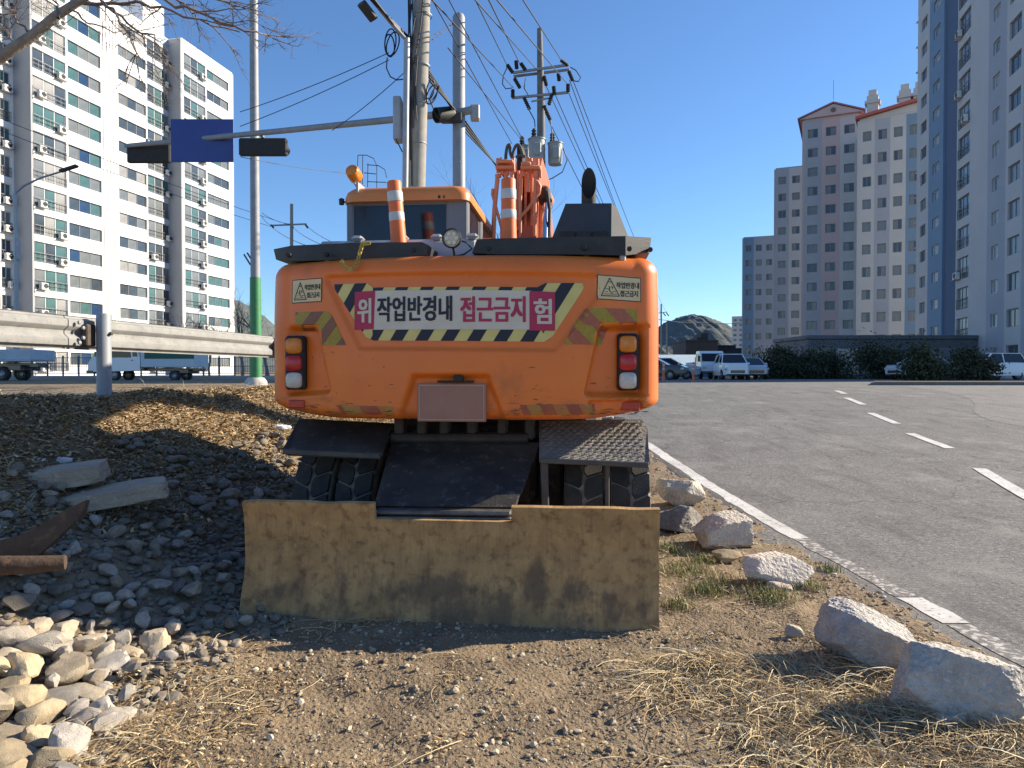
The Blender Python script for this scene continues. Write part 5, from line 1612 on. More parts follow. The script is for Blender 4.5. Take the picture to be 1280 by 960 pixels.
for q in ((634, 81, 641, 91), (645, 76, 646, 86), (651, 79, 657, 88), (643, 98, 650, 110), (641, 112, 641, 122), (680, 95, 683, 107), (698, 92, 699, 101), (701, 75, 710, 82), (711, 89, 716, 101), (692, 108, 693, 118), (710, 105, 710, 115), (655, 122, 662, 137), (690, 118, 686, 131), (680, 132, 688, 150)):
    insul(*q)
def transformer(px, py0, py1, wpx, dy):
    a = rel(t, P(px, py1, d + dy)); b = rel(t, P(px, py0, d + dy))
    r_ = wpx / 2 * (d + dy) / FPX
    H = b.z - a.z
    tr = MB().lathe([(0, 0), (r_ * .85, 0), (r_ * .92, .05), (r_ * .95, H * .9), (r_ * 1.04, H * .92), (r_ * 1.04, H * .96), (r_ * .7, H), (0, H + .02)], 22, Matrix.Translation(a)).obj('transformer', trafo, t, 40)
    MB().lathe([(0, 0), (.06, 0), (.1, .06), (.06, .1), (.1, .16), (.06, .2), (.09, .26), (.03, .34), (0, .34)], 12, Matrix.Translation((a.x - .1, a.y, a.z + H))).obj('bushing', black, tr, 40)
    MB().box((a.x - .12, a.y - r_ - .06, a.z + H * .2), (a.x + .14, a.y - r_ + .08, a.z + H * .72), .03).obj('radiator', trafo, tr)
transformer(694, 178, 206, 19, -.2); transformer(671, 173, 203, 22, -.3); transformer(656, 182, 205, 16, .5)
for pts in ([(634, 84), (629, 95), (628, 105), (632, 111), (640, 110)], [(713, 84), (720, 88), (726, 97), (723, 102), (717, 101)], [(704, 185), (709, 200), (703, 215), (690, 223), (684, 225)], [(660, 135), (668, 150), (670, 170)], [(688, 150), (690, 165), (690, 176)], [(657, 98), (655, 110), (661, 120)]):
    MB().tube([rel(t, P(x, y, d - .3)) for x, y in pts], .018, 6).obj('jumper_wire', cable_m, t)
# tall grey pole with a green wrapped foot on the left
d = 24.0
base = P(320, 480, d)
base.z = 1.03
t = pole_thing('lighting_mast', 'tall pale steel pole with a green wrapped foot standing between guardrail and flats', 'pole', base)
zg = rel(t, P(320, 347, d)).z
MB().lathe([(0, zg - .1), (.155, zg - .1), (.13, rel(t, P(320, -60, d)).z), (0, rel(t, P(320, -61, d)).z)], 22).obj('shaft', galv_dull, t, 40)
MB().lathe([(0, .2), (.20, .2), (.19, zg * .5), (.175, zg), (0, zg + .01)], 22).obj('green_wrap', green_pole, t, 40)
MB().lathe([(0, -.25), (.42, -.25), (.36, .15), (.26, .28), (0, .3)], 14).obj('footing', M('white_footing', (.6, .57, .52), (.42, .38, .33), 5, .9), t, 40)
MB().tube([rel(t, P(313, 331, d)), rel(t, P(305, 318, d))], .03, 6).obj('bracket', dark_grey, t)
MB().tube([rel(t, P(314, 324, d)), rel(t, P(309, 316, d))], .03, 6).obj('bracket', dark_grey, t)
# street lamp far left
d = 38.0
base = P(20, 476, d); base.z = 1.26
t = pole_thing('street_lamp', 'grey street lamp with a single curved arm in front of the white flats', 'street lamp', base)
MB().tube([rel(t, base), rel(t, P(20.5, 300, d)), rel(t, P(18, 242, d))], [.13, .11, .09], 14).obj('shaft', galv, t, 60)
MB().tube([rel(t, P(18.5, 242, d)), rel(t, P(30, 232, d)), rel(t, P(52, 222, d)), rel(t, P(78, 214, d))], [.06, .055, .05, .045], 10).obj('arm', galv_dull, t, 60)
MB().obox(rel(t, P(75, 214, d)), rel(t, P(97, 207, d)), .3, .14, .04).obj('lamp_head', dark_grey, t)
MB().box(tuple(rel(t, P(20, 324, d - .2))), tuple(rel(t, P(26, 302, d + .1))), .02).obj('cabinet', lgrey_paint, t)
# far power poles
def far_pole(label, px, ytop, ybase, d, arms):
    base = P(px, ybase, d); base.z = 1.0
    t = pole_thing('power_pole', label, 'power pole', base)
    w = .16
    MB().tube([rel(t, base), rel(t, P(px, ytop, d))], [w * 1.15, w * .8], 10).obj('shaft', concrete, t, 60)
    for (x0, x1, y) in arms:
        MB().obox(rel(t, P(x0, y + 1, d)), rel(t, P(x1, y - 1, d)), .12, .12).obj('crossarm', galv_dull, t)
        for x_ in (x0 + 1, (x0 + x1) / 2 + 3, x1 - 1):
            MB().tube([rel(t, P(x_, y, d)), rel(t, P(x_ + 3, y + 4, d))], .09, 6).obj('insulator', black, t)
    return t
far_pole('distant power pole with a crossarm, left of the cab', 364.5, 255, 475, 60, [(338, 383, 281)])
far_pole('distant power pole with a crossarm just right of the counterweight', 826.5, 380, 474, 130, [(818, 834, 391)])
far_pole('thin distant pole without crossarm in front of the wooded hill', 833.5, 402, 474, 120, [])
# overhead wires
_ord = ['first', 'second', 'third', 'fourth', 'fifth', 'sixth', 'seventh', 'eighth', 'ninth', 'tenth']
_wc = {}
def wire(label, a, b, r=.011, sag=.0, n=14, mid=None):
    k_ = _wc.get(label, 0); _wc[label] = k_ + 1
    if '%s' in label: label = label % _ord[k_]
    a = P(*a); b = P(*b)
    pts = cabletube([a, b], r, sag, n)
    o = MB().tube(pts, r, 5).obj('overhead_wire', cable_m)
    return tag(o, label, 'wire', 'overhead wires')
wl_ = '%s from the left of the lines rising from the tall pole crossarms'
for (a, b) in (((540, 0, 11), (642, 110, 25)), ((575, -40, 12), (634, 82, 25)), ((585, -10, 12), (671, 87, 25)), ((608, -6, 12), (650, 80, 25)), ((618, -4, 12), (710, 106, 25)), ((650, -6, 12), (702, 76, 25))):
    wire(wl_, a, b, .014)
wl2 = '%s of the thin lines meeting the tall power pole just above its transformers'
for (a, b) in (((556, -10, 13), (655, 178, 26)), ((535, -10, 13), (640, 180, 26)), ((560, 60, 14), (660, 185, 26))):
    wire(wl2, a, b, .012)
wl3 = '%s of the power lines running down right from the tall power pole'
for (a, b) in (((712, 100, 25), (822, 391, 130)), ((711, 116, 25), (826, 391, 130)), ((694, 118, 25), (819, 391, 130)), ((683, 108, 25), (818, 391, 130)), ((717, 102, 25), (833, 391, 130)), ((676, 130, 25), (815, 400, 130))):
    wire(wl3, a, b, .016, .5)
wl4 = '%s counted from the top of the thin wires beside the concrete pole'
for (a, b) in (((300, 140, 15), (486, 66, 13.4)), ((300, 158, 15), (486, 75, 13.4)), ((415, 163, 15), (506, 90, 13.3)), ((300, 196, 18), (440, 217, 22)), ((524, 50, 13.3), (567, 28, 16)), ((524, 58, 13.3), (567, 29, 16))):
    wire(wl4, a, b, .008, .05)
wl5 = '%s of the thin wires at the distant power pole left of the cab'
for (a, b) in (((327, 266, 58), (364, 280, 60)), ((327, 270, 58), (340, 281, 60)), ((383, 282, 60), (440, 312, 30)), ((366, 284, 60), (420, 312, 30)), ((340, 284, 60), (400, 312, 30)), ((-20, 140, 40), (364, 282, 60)), ((-20, 155, 40), (338, 283, 60))):
    wire(wl5, a, b, .018, .2)
wl6 = '%s thick black cable of the bundle at the street lamp arm'
wl7 = '%s thick black cable between concrete pole and signal mast'
wl8 = '%s thick black cable slanting down right behind the signal mast'
for k in range(4):
    wire(wl6, (452 + k * 2.2, -12, 12.4), (512, 48 + k * 3, 13.4), .024)
    wire(wl7, (534 + k, 86 + k * 5, 13.6), (566 + k * 1.2, 134 + k * 1.5, 15.8), .022)
    wire(wl8, (582, 152 + k * 4.5, 16.1), (640 + k * 3, 236, 24), .024 if k < 3 else .018)
wire('faint thin line over the wooded hill at the right', (815, 398, 130), (935, 403, 160), .05, .6)

# ================================================================== vehicles
wheel_cache = {}
def road_wheel(par, x, y, z, r, w):
    key = (r, w)
    if key not in wheel_cache:
        m_ = Matrix.Rotation(R(90), 4, 'X')
        ty = MB().lathe([(r * .6, -w / 2), (r * .92, -w / 2), (r, -w * .35), (r, w * .35), (r * .92, w / 2), (r * .6, w / 2)], 24, m_).mesh('tyre', black, 40)
        ri = MB().lathe([(0, -w * .32), (r * .25, -w * .36), (r * .5, -w * .2), (r * .62, -w * .42), (r * .62, w * .42), (r * .5, w * .2), (r * .25, w * .36), (0, w * .32)], 20, m_).mesh('wheel', M('rim_grey', (.3, .3, .31), None, rough=.4, metal=.5), 40)
        wheel_cache[key] = (ty, ri)
    ty, ri = wheel_cache[key]
    o = link('wheel', ri, par, (x, y, z)); link('tyre', ty, o)
# light truck: local +x is forward, y across
def truck_cab(t, body, kx=1):
    pr = [(-.05, .55), (-.05, 1.25), (.06, 1.88), (.22, 1.97), (1.05, 1.97), (1.28, 1.80), (1.62, 1.22), (1.74, .95), (1.76, .50), (1.55, .48)]
    b = MB().prism([(x * kx, -.82, z) for x, z in pr], (0, 1.64, 0))
    c = b.obj('cab', body, t)
    for s in (-1, 1):
        MB().prism([(x * kx, s * .825, z) for x, z in ((.25, 1.25), (.28, 1.78), (1.02, 1.80), (1.36, 1.25))], (0, s * .012, 0)).obj('window', car_glass, c)
        MB().prism([(x * kx, s * .825, z) for x, z in ((.03, 1.3), (.08, 1.75), (.2, 1.78), (.2, 1.3))], (0, s * .01, 0)).obj('window', car_glass, c)
        MB().box((1.4 * kx, s * .84 - .02, 1.3), (1.4 * kx + .1, s * 1.0 + .02 * s, 1.55), .02).obj('mirror', car_dark, c)
        MB().box((1.70 * kx, s * .6 - .14, .72), (1.775 * kx, s * .6 + .14, .9), .03).obj('headlight', clear_lens, c)
        MB().box((.28, s * .83 - .012, 1.08), (.4, s * .83 + .012, 1.12), .004).obj('door_handle', car_dark, c)
    MB().prism([(1.30 * kx, -.7, 1.79), (1.30 * kx, .7, 1.79), (1.625 * kx, .74, 1.24), (1.625 * kx, -.74, 1.24)], (.012, 0, .008)).obj('windscreen', car_glass, c)
    MB().box((1.55 * kx, -.84, .38), (1.82 * kx, .84, .56), .04).obj('bumper', car_dark, t)
    return c
def truck(label, loc, rotz, kind):
    t = thing('light_truck', label, 'truck', loc, rotz)
    body = car_white
    kx = 1.55 if kind == 'box' else 1
    truck_cab(t, body, kx)
    MB().box((-3.1, -.38, .52), (1.2, .38, .68), .02).box((-2.6, -.7, .4), (-2.1, .7, .62), .02).obj('chassis', car_dark, t)
    if kind == 'box':
        bx = MB().box((-3.05, -.86, .72), (-.12, .86, 2.05), .03).obj('cargo_box', M('box_white', (.62, .66, .68), (.56, .6, .62), 1, .5), t)
        MB().box((-3.0, -.875, 1.18), (-.35, -.862, 1.95), 0).obj('side_panel', green_sign, bx)
        MB().box((-3.0, .862, 1.18), (-.35, .875, 1.95), 0).obj('side_panel', green_sign, bx)
        wt = MB()
        for s in (-1,):
            for k in range(15): wt.box((-2.9 + k * .155, -.884, 1.27), (-2.9 + k * .155 + .105, -.877, 1.36))
        wt.split('panel_lettering', M('panel_ink', (.45, .6, .5), None, rough=.6), bx)
        yt = MB()
        for k in range(6): yt.box((-2.5 + k * .3, -.884, 1.50), (-2.5 + k * .3 + .2, -.877, 1.78))
        yt.split('panel_lettering', M('panel_yellow', (.5, .5, .12), None, rough=.6), bx)
    else:
        bx = MB().box((-3.05, -.86, .75), (-.15, .86, .84), .01).obj('load_bed', bed_blue, t)
        for (lo, hi) in (((-3.05, -.88, .80), (-.15, -.84, 1.20)), ((-3.05, .84, .80), (-.15, .88, 1.20)), ((-3.08, -.86, .80), (-3.04, .86, 1.20)), ((-.15, -.86, .8), (-.1, .86, 1.55))):
            MB().box(lo, hi, .01).obj('side_board', bed_blue, bx)
        MB().box((-3.0, -.9, 1.14), (-.2, -.88, 1.2)).box((-3.0, -.9, .8), (-.2, -.88, .86)).split('board_rail', M('bed_rail', (.4, .45, .5), None, rough=.5), bx)
    for s in (-1, 1):
        road_wheel(t, 1.0 * kx * (.86 if kx > 1 else 1), s * .70, .31, .31, .2)
        road_wheel(t, -1.9, s * .68, .28, .28, .3)
    return t
zc = 1.03
p = P(170, 474, 35.0)
truck('white light truck with a box body and green side panel behind the guardrail', (P(183, 470, 39).x, 39.0, zc), R(180), 'box')
ft = truck('light truck with an empty pale dropside bed cut by the left edge', (P(53, 470, 37).x - 4.1, 37.0, zc), R(180), 'flat')
ft.scale = (1.35, 1.1, 1.35)
# cars
def car(label, loc, rotz, body, suv=False, dark_front=False):
    t = thing('parked_car', label, 'car', loc, rotz)
    H = 1.66 if suv else 1.45
    # stations along x: half width low, belt height etc
    lower = [(-2.25, .34, .86, .72), (-2.1, .30, .95, .86), (-1.2, .28, .97, .90), (0, .27, .98, .9), (1.2, .28, .97, .86), (2.0, .30, .94, .76), (2.28, .38, .80, .62)]
    vs = []; fs = []
    for x, z0, zt2, hw in [(a, b, c + (.12 if suv else 0), d_ if True else 0) for a, b, c, d_ in lower]:
        for (y_, z_) in ((-hw, z0), (-hw * 1.02, (z0 + zt2) / 2), (-hw * .96, zt2), (hw * .96, zt2), (hw * 1.02, (z0 + zt2) / 2), (hw, z0)): vs.append((x, y_, z_))
    n = 6
    for i in range(len(lower) - 1):
        for k in range(n): fs.append([i * n + k, i * n + (k + 1) % n, (i + 1) * n + (k + 1) % n, (i + 1) * n + k])
    fs += [list(range(n)), [(len(lower) - 1) * n + k for k in range(n)]]
    b = MB().add(vs, fs).obj('body', body, t, 40)
    zb_ = .96 + (.1 if suv else 0)
    x0, x1, x2, x3 = (-2.05, -1.75, .35, 1.15) if suv else (-1.75, -1.05, .30, 1.15)
    gv_ = [(x0, -.78, zb_), (x0, .78, zb_), (x3, .78, zb_), (x3, -.78, zb_), (x1, -.60, H), (x1, .60, H), (x2, .60, H), (x2, -.60, H)]
    MB().add(gv_, [[0, 1, 5, 4], [1, 2, 6, 5], [2, 3, 7, 6], [3, 0, 4, 7], [4, 5, 6, 7]]).obj('cabin_glass', car_glass, t)
    rf_ = MB().box((x1 - .05, -.62, H - .03), (x2 + .05, .62, H + .03), .025)
    for s in (-1, 1):
        rf_.obox((x0, s * .79, zb_), (x1, s * .61, H), .06, .05); rf_.obox((x3, s * .79, zb_), (x2, s * .61, H), .06, .05); rf_.obox((-.4, s * .79, zb_), (-.4, s * .62, H), .06, .04)
    rf_.obj('roof', body, t)
    for s in (-1, 1):
        MB().box((2.0, s * .62 - .17, .62), (2.24, s * .62 + .17, .78), .05).obj('headlight', clear_lens, t)
        MB().box((-2.27, s * .66 - .14, .70), (-2.1, s * .66 + .14, .86), .04).obj('tail_lamp', red_lens, t)
        MB().box((.75, s * .92 - .09, .98), (.9, s * .92 + .09, 1.12), .03).obj('mirror', body, t)
        road_wheel(t, 1.35, s * .78, .33, .33, .22); road_wheel(t, -1.35, s * .78, .33, .33, .22)
    MB().box((2.22, -.45, .42), (2.30, .45, .62), .03).obj('grille', car_dark, t)
    return t
car('silver car parked side-on just right of the counterweight', (P(833, 470, 50).x, 50, 1.0), R(-12), car_silver)
car('dark car half hidden behind the counterweight, parked next to the silver car', (P(815, 470, 47).x, 47, 1.0), R(-25), car_dark)
car('white sport utility car facing the camera at the right of the parking area', (P(914, 470, 47).x, 47, 1.0), R(-97), car_white, True)
car('pale grey car partly hidden beside the right hand white car', (P(936, 470, 49).x, 49, 1.0), R(-95), car_silver)
t = truck('white light truck facing the camera in the far parking area', (P(884, 470, 51).x, 51, 1.0), R(-92), 'flat')
for px, lab in ((829.5, 'orange bollard post nearest the counterweight in the far parking area'), (866.5, 'orange bollard post in front of the far white truck')):
    b_ = P(px, 470, 38); b_.z = 1.0
    o = thing('bollard', lab, 'bollard', b_, group='orange bollards')
    MB().lathe([(0, 0), (.12, 0), (.12, .02), (.06, .04), (.055, .95), (.04, 1.02), (0, 1.04)], 14).obj('shaft', post_o, o, 40)
    for z_ in (.62, .82): MB().lathe([(.06, z_), (.062, z_ + .01), (.062, z_ + .09), (.06, z_ + .1)], 14).obj('reflective_band', post_w, o, 40)

# fence beyond the cross road
t = thing('metal_fence', 'thin dark metal fence beyond the trucks in front of the white flats', 'fence', (P(40, 470, 44).x, 44, 1.26))
x1 = P(352, 470, 44).x - t.location.x
for z_ in (.15, .6, 1.12): MB().obox((0, 0, z_), (x1, 0, z_), .03, .04).obj('rail', rail_dk, t)
n = 16
for k in range(n + 1): MB().box((x1 * k / n - .04, -.04, -.2), (x1 * k / n + .04, .04, 1.25), 0).obj('post', rail_dk, t)
pk = MB()
for k in range(110): pk.box((x1 * k / 110 - .008, -.008, .15), (x1 * k / 110 + .008, .008, 1.12))
o = pk.obj('picket', rail_dk, t); o['kind'] = 'stuff'

# ================================================================== apartment blocks
pane_cache = {}
def winmesh(w, h, n, fm):
    key = ('f', round(w, 2), round(h, 2), n, fm.name)
    if key not in pane_cache:
        b = MB(); e = .07
        b.box((0, 0, 0), (w, .08, e)); b.box((0, 0, h - e), (w, .08, h))
        for k in range(n + 1):
            x = (w - e) * k / n; b.box((x, .002, e), (x + e, .078, h - e))
        pane_cache[key] = b.mesh('window', fm)
    return pane_cache[key]
def panemesh(w, h, mat):
    key = ('p', round(w, 2), round(h, 2), mat.name)
    if key not in pane_cache: pane_cache[key] = MB().box((0, 0, 0), (w, .02, h)).mesh('pane', mat)
    return pane_cache[key]
def window(par, u, y, z, w, h, n, fm, mats):
    f = link('window', winmesh(w, h, n, fm), par, (u, y, z))
    pw = (w - .07) / n
    for k in range(n): link('pane', panemesh(pw - .05, h - .12, rnd.choice(mats)), f, (k * pw + .06, .04, .06))
    return f
ac_me = MB().box((-.42, -.36, 0), (.42, 0, .62), .03).box((-.5, -.4, -.06), (.5, .02, 0)).mesh('air_conditioner', white_plastic)
ac_fan = MB().lathe([(0, 0), (.24, 0), (.26, .015), (.24, .02), (.22, .006), (0, .006)], 16, Matrix.Rotation(R(90), 4, 'X')).mesh('fan_grille', dark_grey, 40)
ac_rail = MB().box((-.58, -.5, -.12), (.58, -.46, -.08)).box((-.58, -.5, -.1), (-.54, 0, -.06)).box((.54, -.5, -.1), (.58, 0, -.06)).box((-.58, -.5, .36), (.58, -.47, .39)).box((-.58, -.5, -.1), (-.55, -.46, .38)).box((.55, -.5, -.1), (.58, -.46, .38)).mesh('bracket', rail_dk)
def railing_mesh(w):
    key = ('r', round(w, 2))
    if key not in pane_cache:
        b = MB().box((0, 0, .92), (w, .05, .98)).box((0, 0, .08), (w, .05, .12)).box((0, 0, .5), (w, .04, .53))
        for k in range(7): b.box((w * k / 6 - (.02 if k == 6 else 0), .005, .12), (w * k / 6 + .03 - (.02 if k == 6 else 0), .03, .92))
        pane_cache[key] = b.mesh('balcony_railing', rail_dk)
    return pane_cache[key]
def facade(root, cols, y0, z0, floors, fh, depth, wallm, ztop=.6, fmin=0, seed=0, core=True, endm=None, u_end=None):
    """cols: (u0, u1, kind, dict). Facade plane at local y=y0, looking towards -y. Windows sit in real openings."""
    rr = random.Random(seed)
    u0 = cols[0][0]; u1 = cols[-1][1]
    H = z0 + floors * fh + ztop
    walls = {}
    def wb(m): return walls.setdefault(m.name, (MB(), m))[0]
    for (a, b, kind, o) in cols:
        m = o.get('m', wallm)
        if kind == 'solid':
            wb(m).box((a, y0 + o.get('in', 0), 0), (b, y0 + .3, H))
            continue
        s, e = o.get('sill', .9), o.get('head', 2.25)
        prev = 0
        for k in range(floors):
            zf = z0 + k * fh
            wb(m).box((a, y0, prev), (b, y0 + .3, zf + s)); prev = zf + e
            mats = o.get('panes', panes)
            if k >= fmin: window(root, a + .02, y0 + o.get('rec', .14), zf + s, b - a - .04, e - s, o.get('n', 3), o.get('fm', frame_m), mats)
            if kind == 'balc' and k >= fmin:
                r_ = link('balcony_railing', railing_mesh(b - a), root, (a, y0 - .04, zf + s + .02))
                if rr.random() < o.get('ac', .85):
                    ux = a + (b - a) * (o['acu'] if 'acu' in o and rr.random() < .75 else rr.choice([.2, .8]))
                    q = link('air_conditioner', ac_me, root, (ux, y0 - .06, zf + s + .08))
                    link('fan_grille', ac_fan, q, (.1, -.37, .31)); link('bracket', ac_rail, q)
        wb(m).box((a, y0, prev), (b, y0 + .3, H))
    for i_, (b_, m) in enumerate(walls.values()):
        if m is wallm: b_.obj('wall', m, root)
        else: b_.split('wall_panel', m, root)
    MB().box((u0 + .02, y0 + .31, 0), (u1 - .02, y0 + depth, H - .3)).obj('core', core_m, root)
    if endm:
        MB().box((u0 - .25, y0 + .02, 0), (u0 - .003, y0 + depth, H + .05)).obj('end_wall', endm, root)
        MB().box((u1 + .003, y0 + .02, 0), (u1 + .25, y0 + depth, H + .05)).obj('end_wall', endm, root)
    MB().box((u0, y0 + .05, H + .003), (u1, y0 + depth, H + .25)).obj('roof_slab', wallm, root)
    return H
# --- long white block on the left
A = Vector((-48.0, 73.0, 0)); D = Vector((.205, .979, 0)).normalized()
ang = math.atan2(D.y, D.x)
lb = thing('apartment_building', 'long white apartment block with grey end walls and balconies on the left', 'building', (A.x, A.y, 1.0), ang)
N_ = Vector((D.y, -D.x, 0))                          # outward
def uof(px, off=0):                                   # along-facade coordinate seen at a picture column, plane set out by off
    k = (px - 640) / FPX
    B = A + N_ * off
    return (k * B.y - B.x) / (D.x - D.y * k)
FH = 2.78; NF = 15
ub = lambda *p: [uof(x) for x in p]
e = ub(45, 86, 88.5, 129.5, 151, 185.5, 187, 215)
facade(lb, [(e[0], e[1], 'balc', dict(sill=.25, head=2.35, n=3, acu=.2, panes=[panes[0], panes[1], panes[1], panes[4], panes[2]])),
            (e[1], e[2], 'solid', {}),
            (e[2], e[3], 'win', dict(sill=.95, head=2.3, n=3, fm=frame_dk, panes=[panes[0], panes[3], panes[4], panes[4], panes[1]])),
            (e[3], e[4], 'solid', {}),
            (e[4], e[5], 'win', dict(sill=.95, head=2.2, n=3, fm=frame_dk, panes=[panes[0], panes[0], panes[4], panes[2]])),
            (e[5], e[6], 'solid', {}),
            (e[6], e[7], 'balc', dict(sill=.25, head=2.35, n=3, acu=.85, m=slab_wall, panes=[panes[0], panes[1], panes[4], panes[4]])),
            (e[7], e[7] + .4, 'solid', {})], 0, .3, NF, FH, 12, white_wall, .9, 0, 1, endm=grey_wall)
# fluted strip on the blank wall
fl = MB()
for k in range(5):
    u = e[3] + (e[4] - e[3]) * (.12 + .19 * k); fl.box((u, -.08, .3), (u + .22, .0, NF * FH))
fl.split('fluted_strip', white_wall, lb)
e2 = [uof(x, 1.8) for x in (232.5, 259.5, 261, 288, 293)]
facade(lb, [(e2[0] - .35, e2[0], 'solid', {}), (e2[0], e2[1], 'balc', dict(sill=.25, head=2.35, n=3, acu=.8, m=slab_wall, panes=[panes[0], panes[1], panes[4], panes[4]])), (e2[1], e2[2], 'solid', {}),
            (e2[2], e2[3], 'win', dict(sill=.95, head=2.2, n=3, fm=frame_dk, panes=[panes[0], panes[4], panes[4], panes[1]])), (e2[3], e2[4], 'solid', {})], -1.8, .3, NF, FH, 14, white_wall, 1.0, 0, 2, endm=grey_wall)
e0 = [uof(x, -2.1) for x in (-30, 2, 3.5, 17.5)]
facade(lb, [(e0[0], e0[1], 'win', dict(sill=.95, head=2.2, n=2, fm=frame_dk)), (e0[1], e0[2], 'solid', {}), (e0[2], e0[3], 'balc', dict(sill=.25, head=2.35, n=2, acu=.5, panes=[panes[0], panes[1], panes[4]])), (e0[3], e0[3] + .35, 'solid', {})], 2.1, .3, NF, FH, 10, white_wall, .9, 0, 3)
H1 = .3 + NF * FH + .9
MB().box((uof(186), .4, H1 + .26), (uof(212), 8, H1 + 4.2)).obj('lift_house', white_wall, lb)
MB().box((uof(70), 1.5, H1 + .26), (uof(95), 8, H1 + 3.6)).obj('lift_house', white_wall, lb)

# --- right hand tower (in shade)
A2 = Vector((46.5, 84.5, 0)); D2 = Vector((-.256, -.967, 0)).normalized()
rb_ = thing('apartment_tower', 'tall grey and blue apartment tower at the right edge, reaching out of the frame', 'building', (A2.x, A2.y, 1.0), math.atan2(D2.y, D2.x))
def u2(px, off=0, A_=A2, D_=D2):
    k = (px - 640) / FPX
    n = Vector((D_.y, -D_.x, 0)); B = A_ + n * off
    return (k * B.y - B.x) / (D_.x - D_.y * k)
e = [u2(x) for x in (1144, 1148, 1155, 1158, 1163, 1171, 1176, 1193, 1194.5, 1209, 1231.5, 1237, 1245.5, 1254, 1257, 1272, 1275, 1300)]
gp = [panes[0], panes[4], panes[4]]
facade(rb_, [(e[0], e[1], 'solid', dict(m=lg_wall)), (e[1], e[2], 'win', dict(sill=.9, head=2.1, n=2, m=lg_wall, fm=frame_dk, panes=gp)), (e[2], e[3], 'solid', dict(m=lg_wall)),
             (e[3], e[4], 'solid', dict(m=blue_wall)), (e[4], e[5], 'win', dict(sill=1.0, head=2.0, n=1, m=blue_wall, panes=[panes[2], panes[4]])), (e[5], e[6], 'solid', dict(m=blue_wall)),
             (e[6], e[7], 'solid', dict(m=blue_wall_shaded, **{'in': .2})), (e[7], e[8], 'solid', dict(m=lg_wall)),
             (e[8], e[9], 'balc', dict(sill=.3, head=2.3, n=3, m=lg_wall, ac=.4, fm=frame_dk, panes=gp)), (e[9], e[10], 'solid', dict(m=lg_wall)),
             (e[10], e[11], 'solid', dict(m=greyblue_wall)), (e[11], e[12], 'win', dict(sill=1.0, head=2.1, n=1, m=greyblue_wall, panes=[panes[2], panes[4]])), (e[12], e[13], 'solid', dict(m=greyblue_wall)),
             (e[13], e[14], 'solid', dict(m=lg_wall)), (e[14], e[15], 'win', dict(sill=.8, head=2.2, n=2, m=lg_wall, fm=frame_dk, panes=gp)), (e[15], e[16], 'solid', dict(m=lg_wall)), (e[16], e[17], 'solid', dict(m=greyblue_wall))],
       0, .4, 20, 2.8, 14, lg_wall, 1, 0, 4, endm=lg_wall)
fn = MB()
for k in range(20): fn.box((e[0] - .6, -.1, .4 + k * 2.8), (e[0] - .26, .5, .52 + k * 2.8))
fn.split('balcony_slab', lg_wall, rb_)
# --- blocks behind it
def block(label, pl, pr_, ytop, Y, wallm, ncol, floors=None, roofm=None, gable=False, chim=False, dep=14, panes_=gp, cols_m=None, yaw=0):
    a = P(pl, 470, Y); kk = (pr_ - 640) / FPX
    yaw = -math.atan2(a.x, Y) * 1.15
    W = (kk * Y - a.x) / (math.cos(yaw) - kk * math.sin(yaw))
    Ht = P(pl, ytop, Y).z - 1.0
    t = thing('apartment_building', label, 'building', (a.x, Y, 1.0), yaw)
    fl_ = floors or max(3, int((Ht - 1) / 2.8)); fh = (Ht - .9) / fl_
    cols = []
    for k in range(ncol):
        c0 = W * k / ncol; c1 = W * (k + 1) / ncol; w_ = c1 - c0
        m = cols_m[k % len(cols_m)] if cols_m else wallm
        cols += [(c0, c0 + w_ * .22, 'solid', dict(m=m)), (c0 + w_ * .22, c0 + w_ * .78, 'win', dict(sill=.85, head=2.15, n=2, m=m, fm=frame_dk, panes=panes_)), (c0 + w_ * .78, c1, 'solid', dict(m=m))]
    H = facade(t, cols, 0, .3, fl_, fh, dep, wallm, .6, 0, int(pl), endm=wallm)
    if gable:
        MB().prism([(-.6, -.4, H + .26), (W + .6, -.4, H + .26), (W * .54, -.4, H + 1.9)], (0, dep, 0)).obj('gable', wallm, t)
        MB().prism([(-.9, -.6, H + .26), (W * .54, -.6, H + 2.0), (W + .9, -.6, H + .26), (W + .9, -.6, H + .45), (W * .54, -.6, H + 2.2), (-.9, -.6, H + .45)], (0, dep + .4, 0)).obj('roof', roofm, t)
        MB().lathe([(0, 0), (.35, 0), (.35, .1), (0, .1)], 14, Matrix.Translation((W * .54, -.4, H + 1.0)) @ Matrix.Rotation(R(90), 4, 'X')).obj('gable_vent', core_m, t)
        MB().tube([(W * .54, 0, H + 2.6), (W * .54, 0, H + 5.5)], .03, 5).obj('aerial', rail_dk, t)
    elif roofm:
        MB().prism([(-.5, -.6, H + .26), (W + .5, -.6, H + 1.5), (W + .5, -.6, H + 1.9), (-.5, -.6, H + .6)], (0, dep + .8, 0)).obj('roof', roofm, t)
        MB().prism([(0, 0, H + .26), (W, 0, H + .26), (W, 0, H + 1.4), ], (0, dep, 0)).obj('gable', wallm, t)
    if chim:
        for u in (.2, .72, .95):
            MB().box((W * u - .7, 1.0, H), (W * u + .7, 2.4, H + 3.6), .05).box((W * u - .95, .8, H + 2.5), (W * u + .95, 2.6, H + 2.9), .05).box((W * u - .5, 1.2, H + 3.6), (W * u + .5, 2.2, H + 4.4), .05).obj('chimney', lg_wall, t)
    return t
block('pale apartment block with roof vents and a red roof edge next to the tower', 1072, 1150, 152, 96, lg_wall, 4, roofm=M('roof_red', (.36, .10, .09), None, rough=.8), chim=True, cols_m=[lg_wall, greyblue_wall, lg_wall, blue_wall])
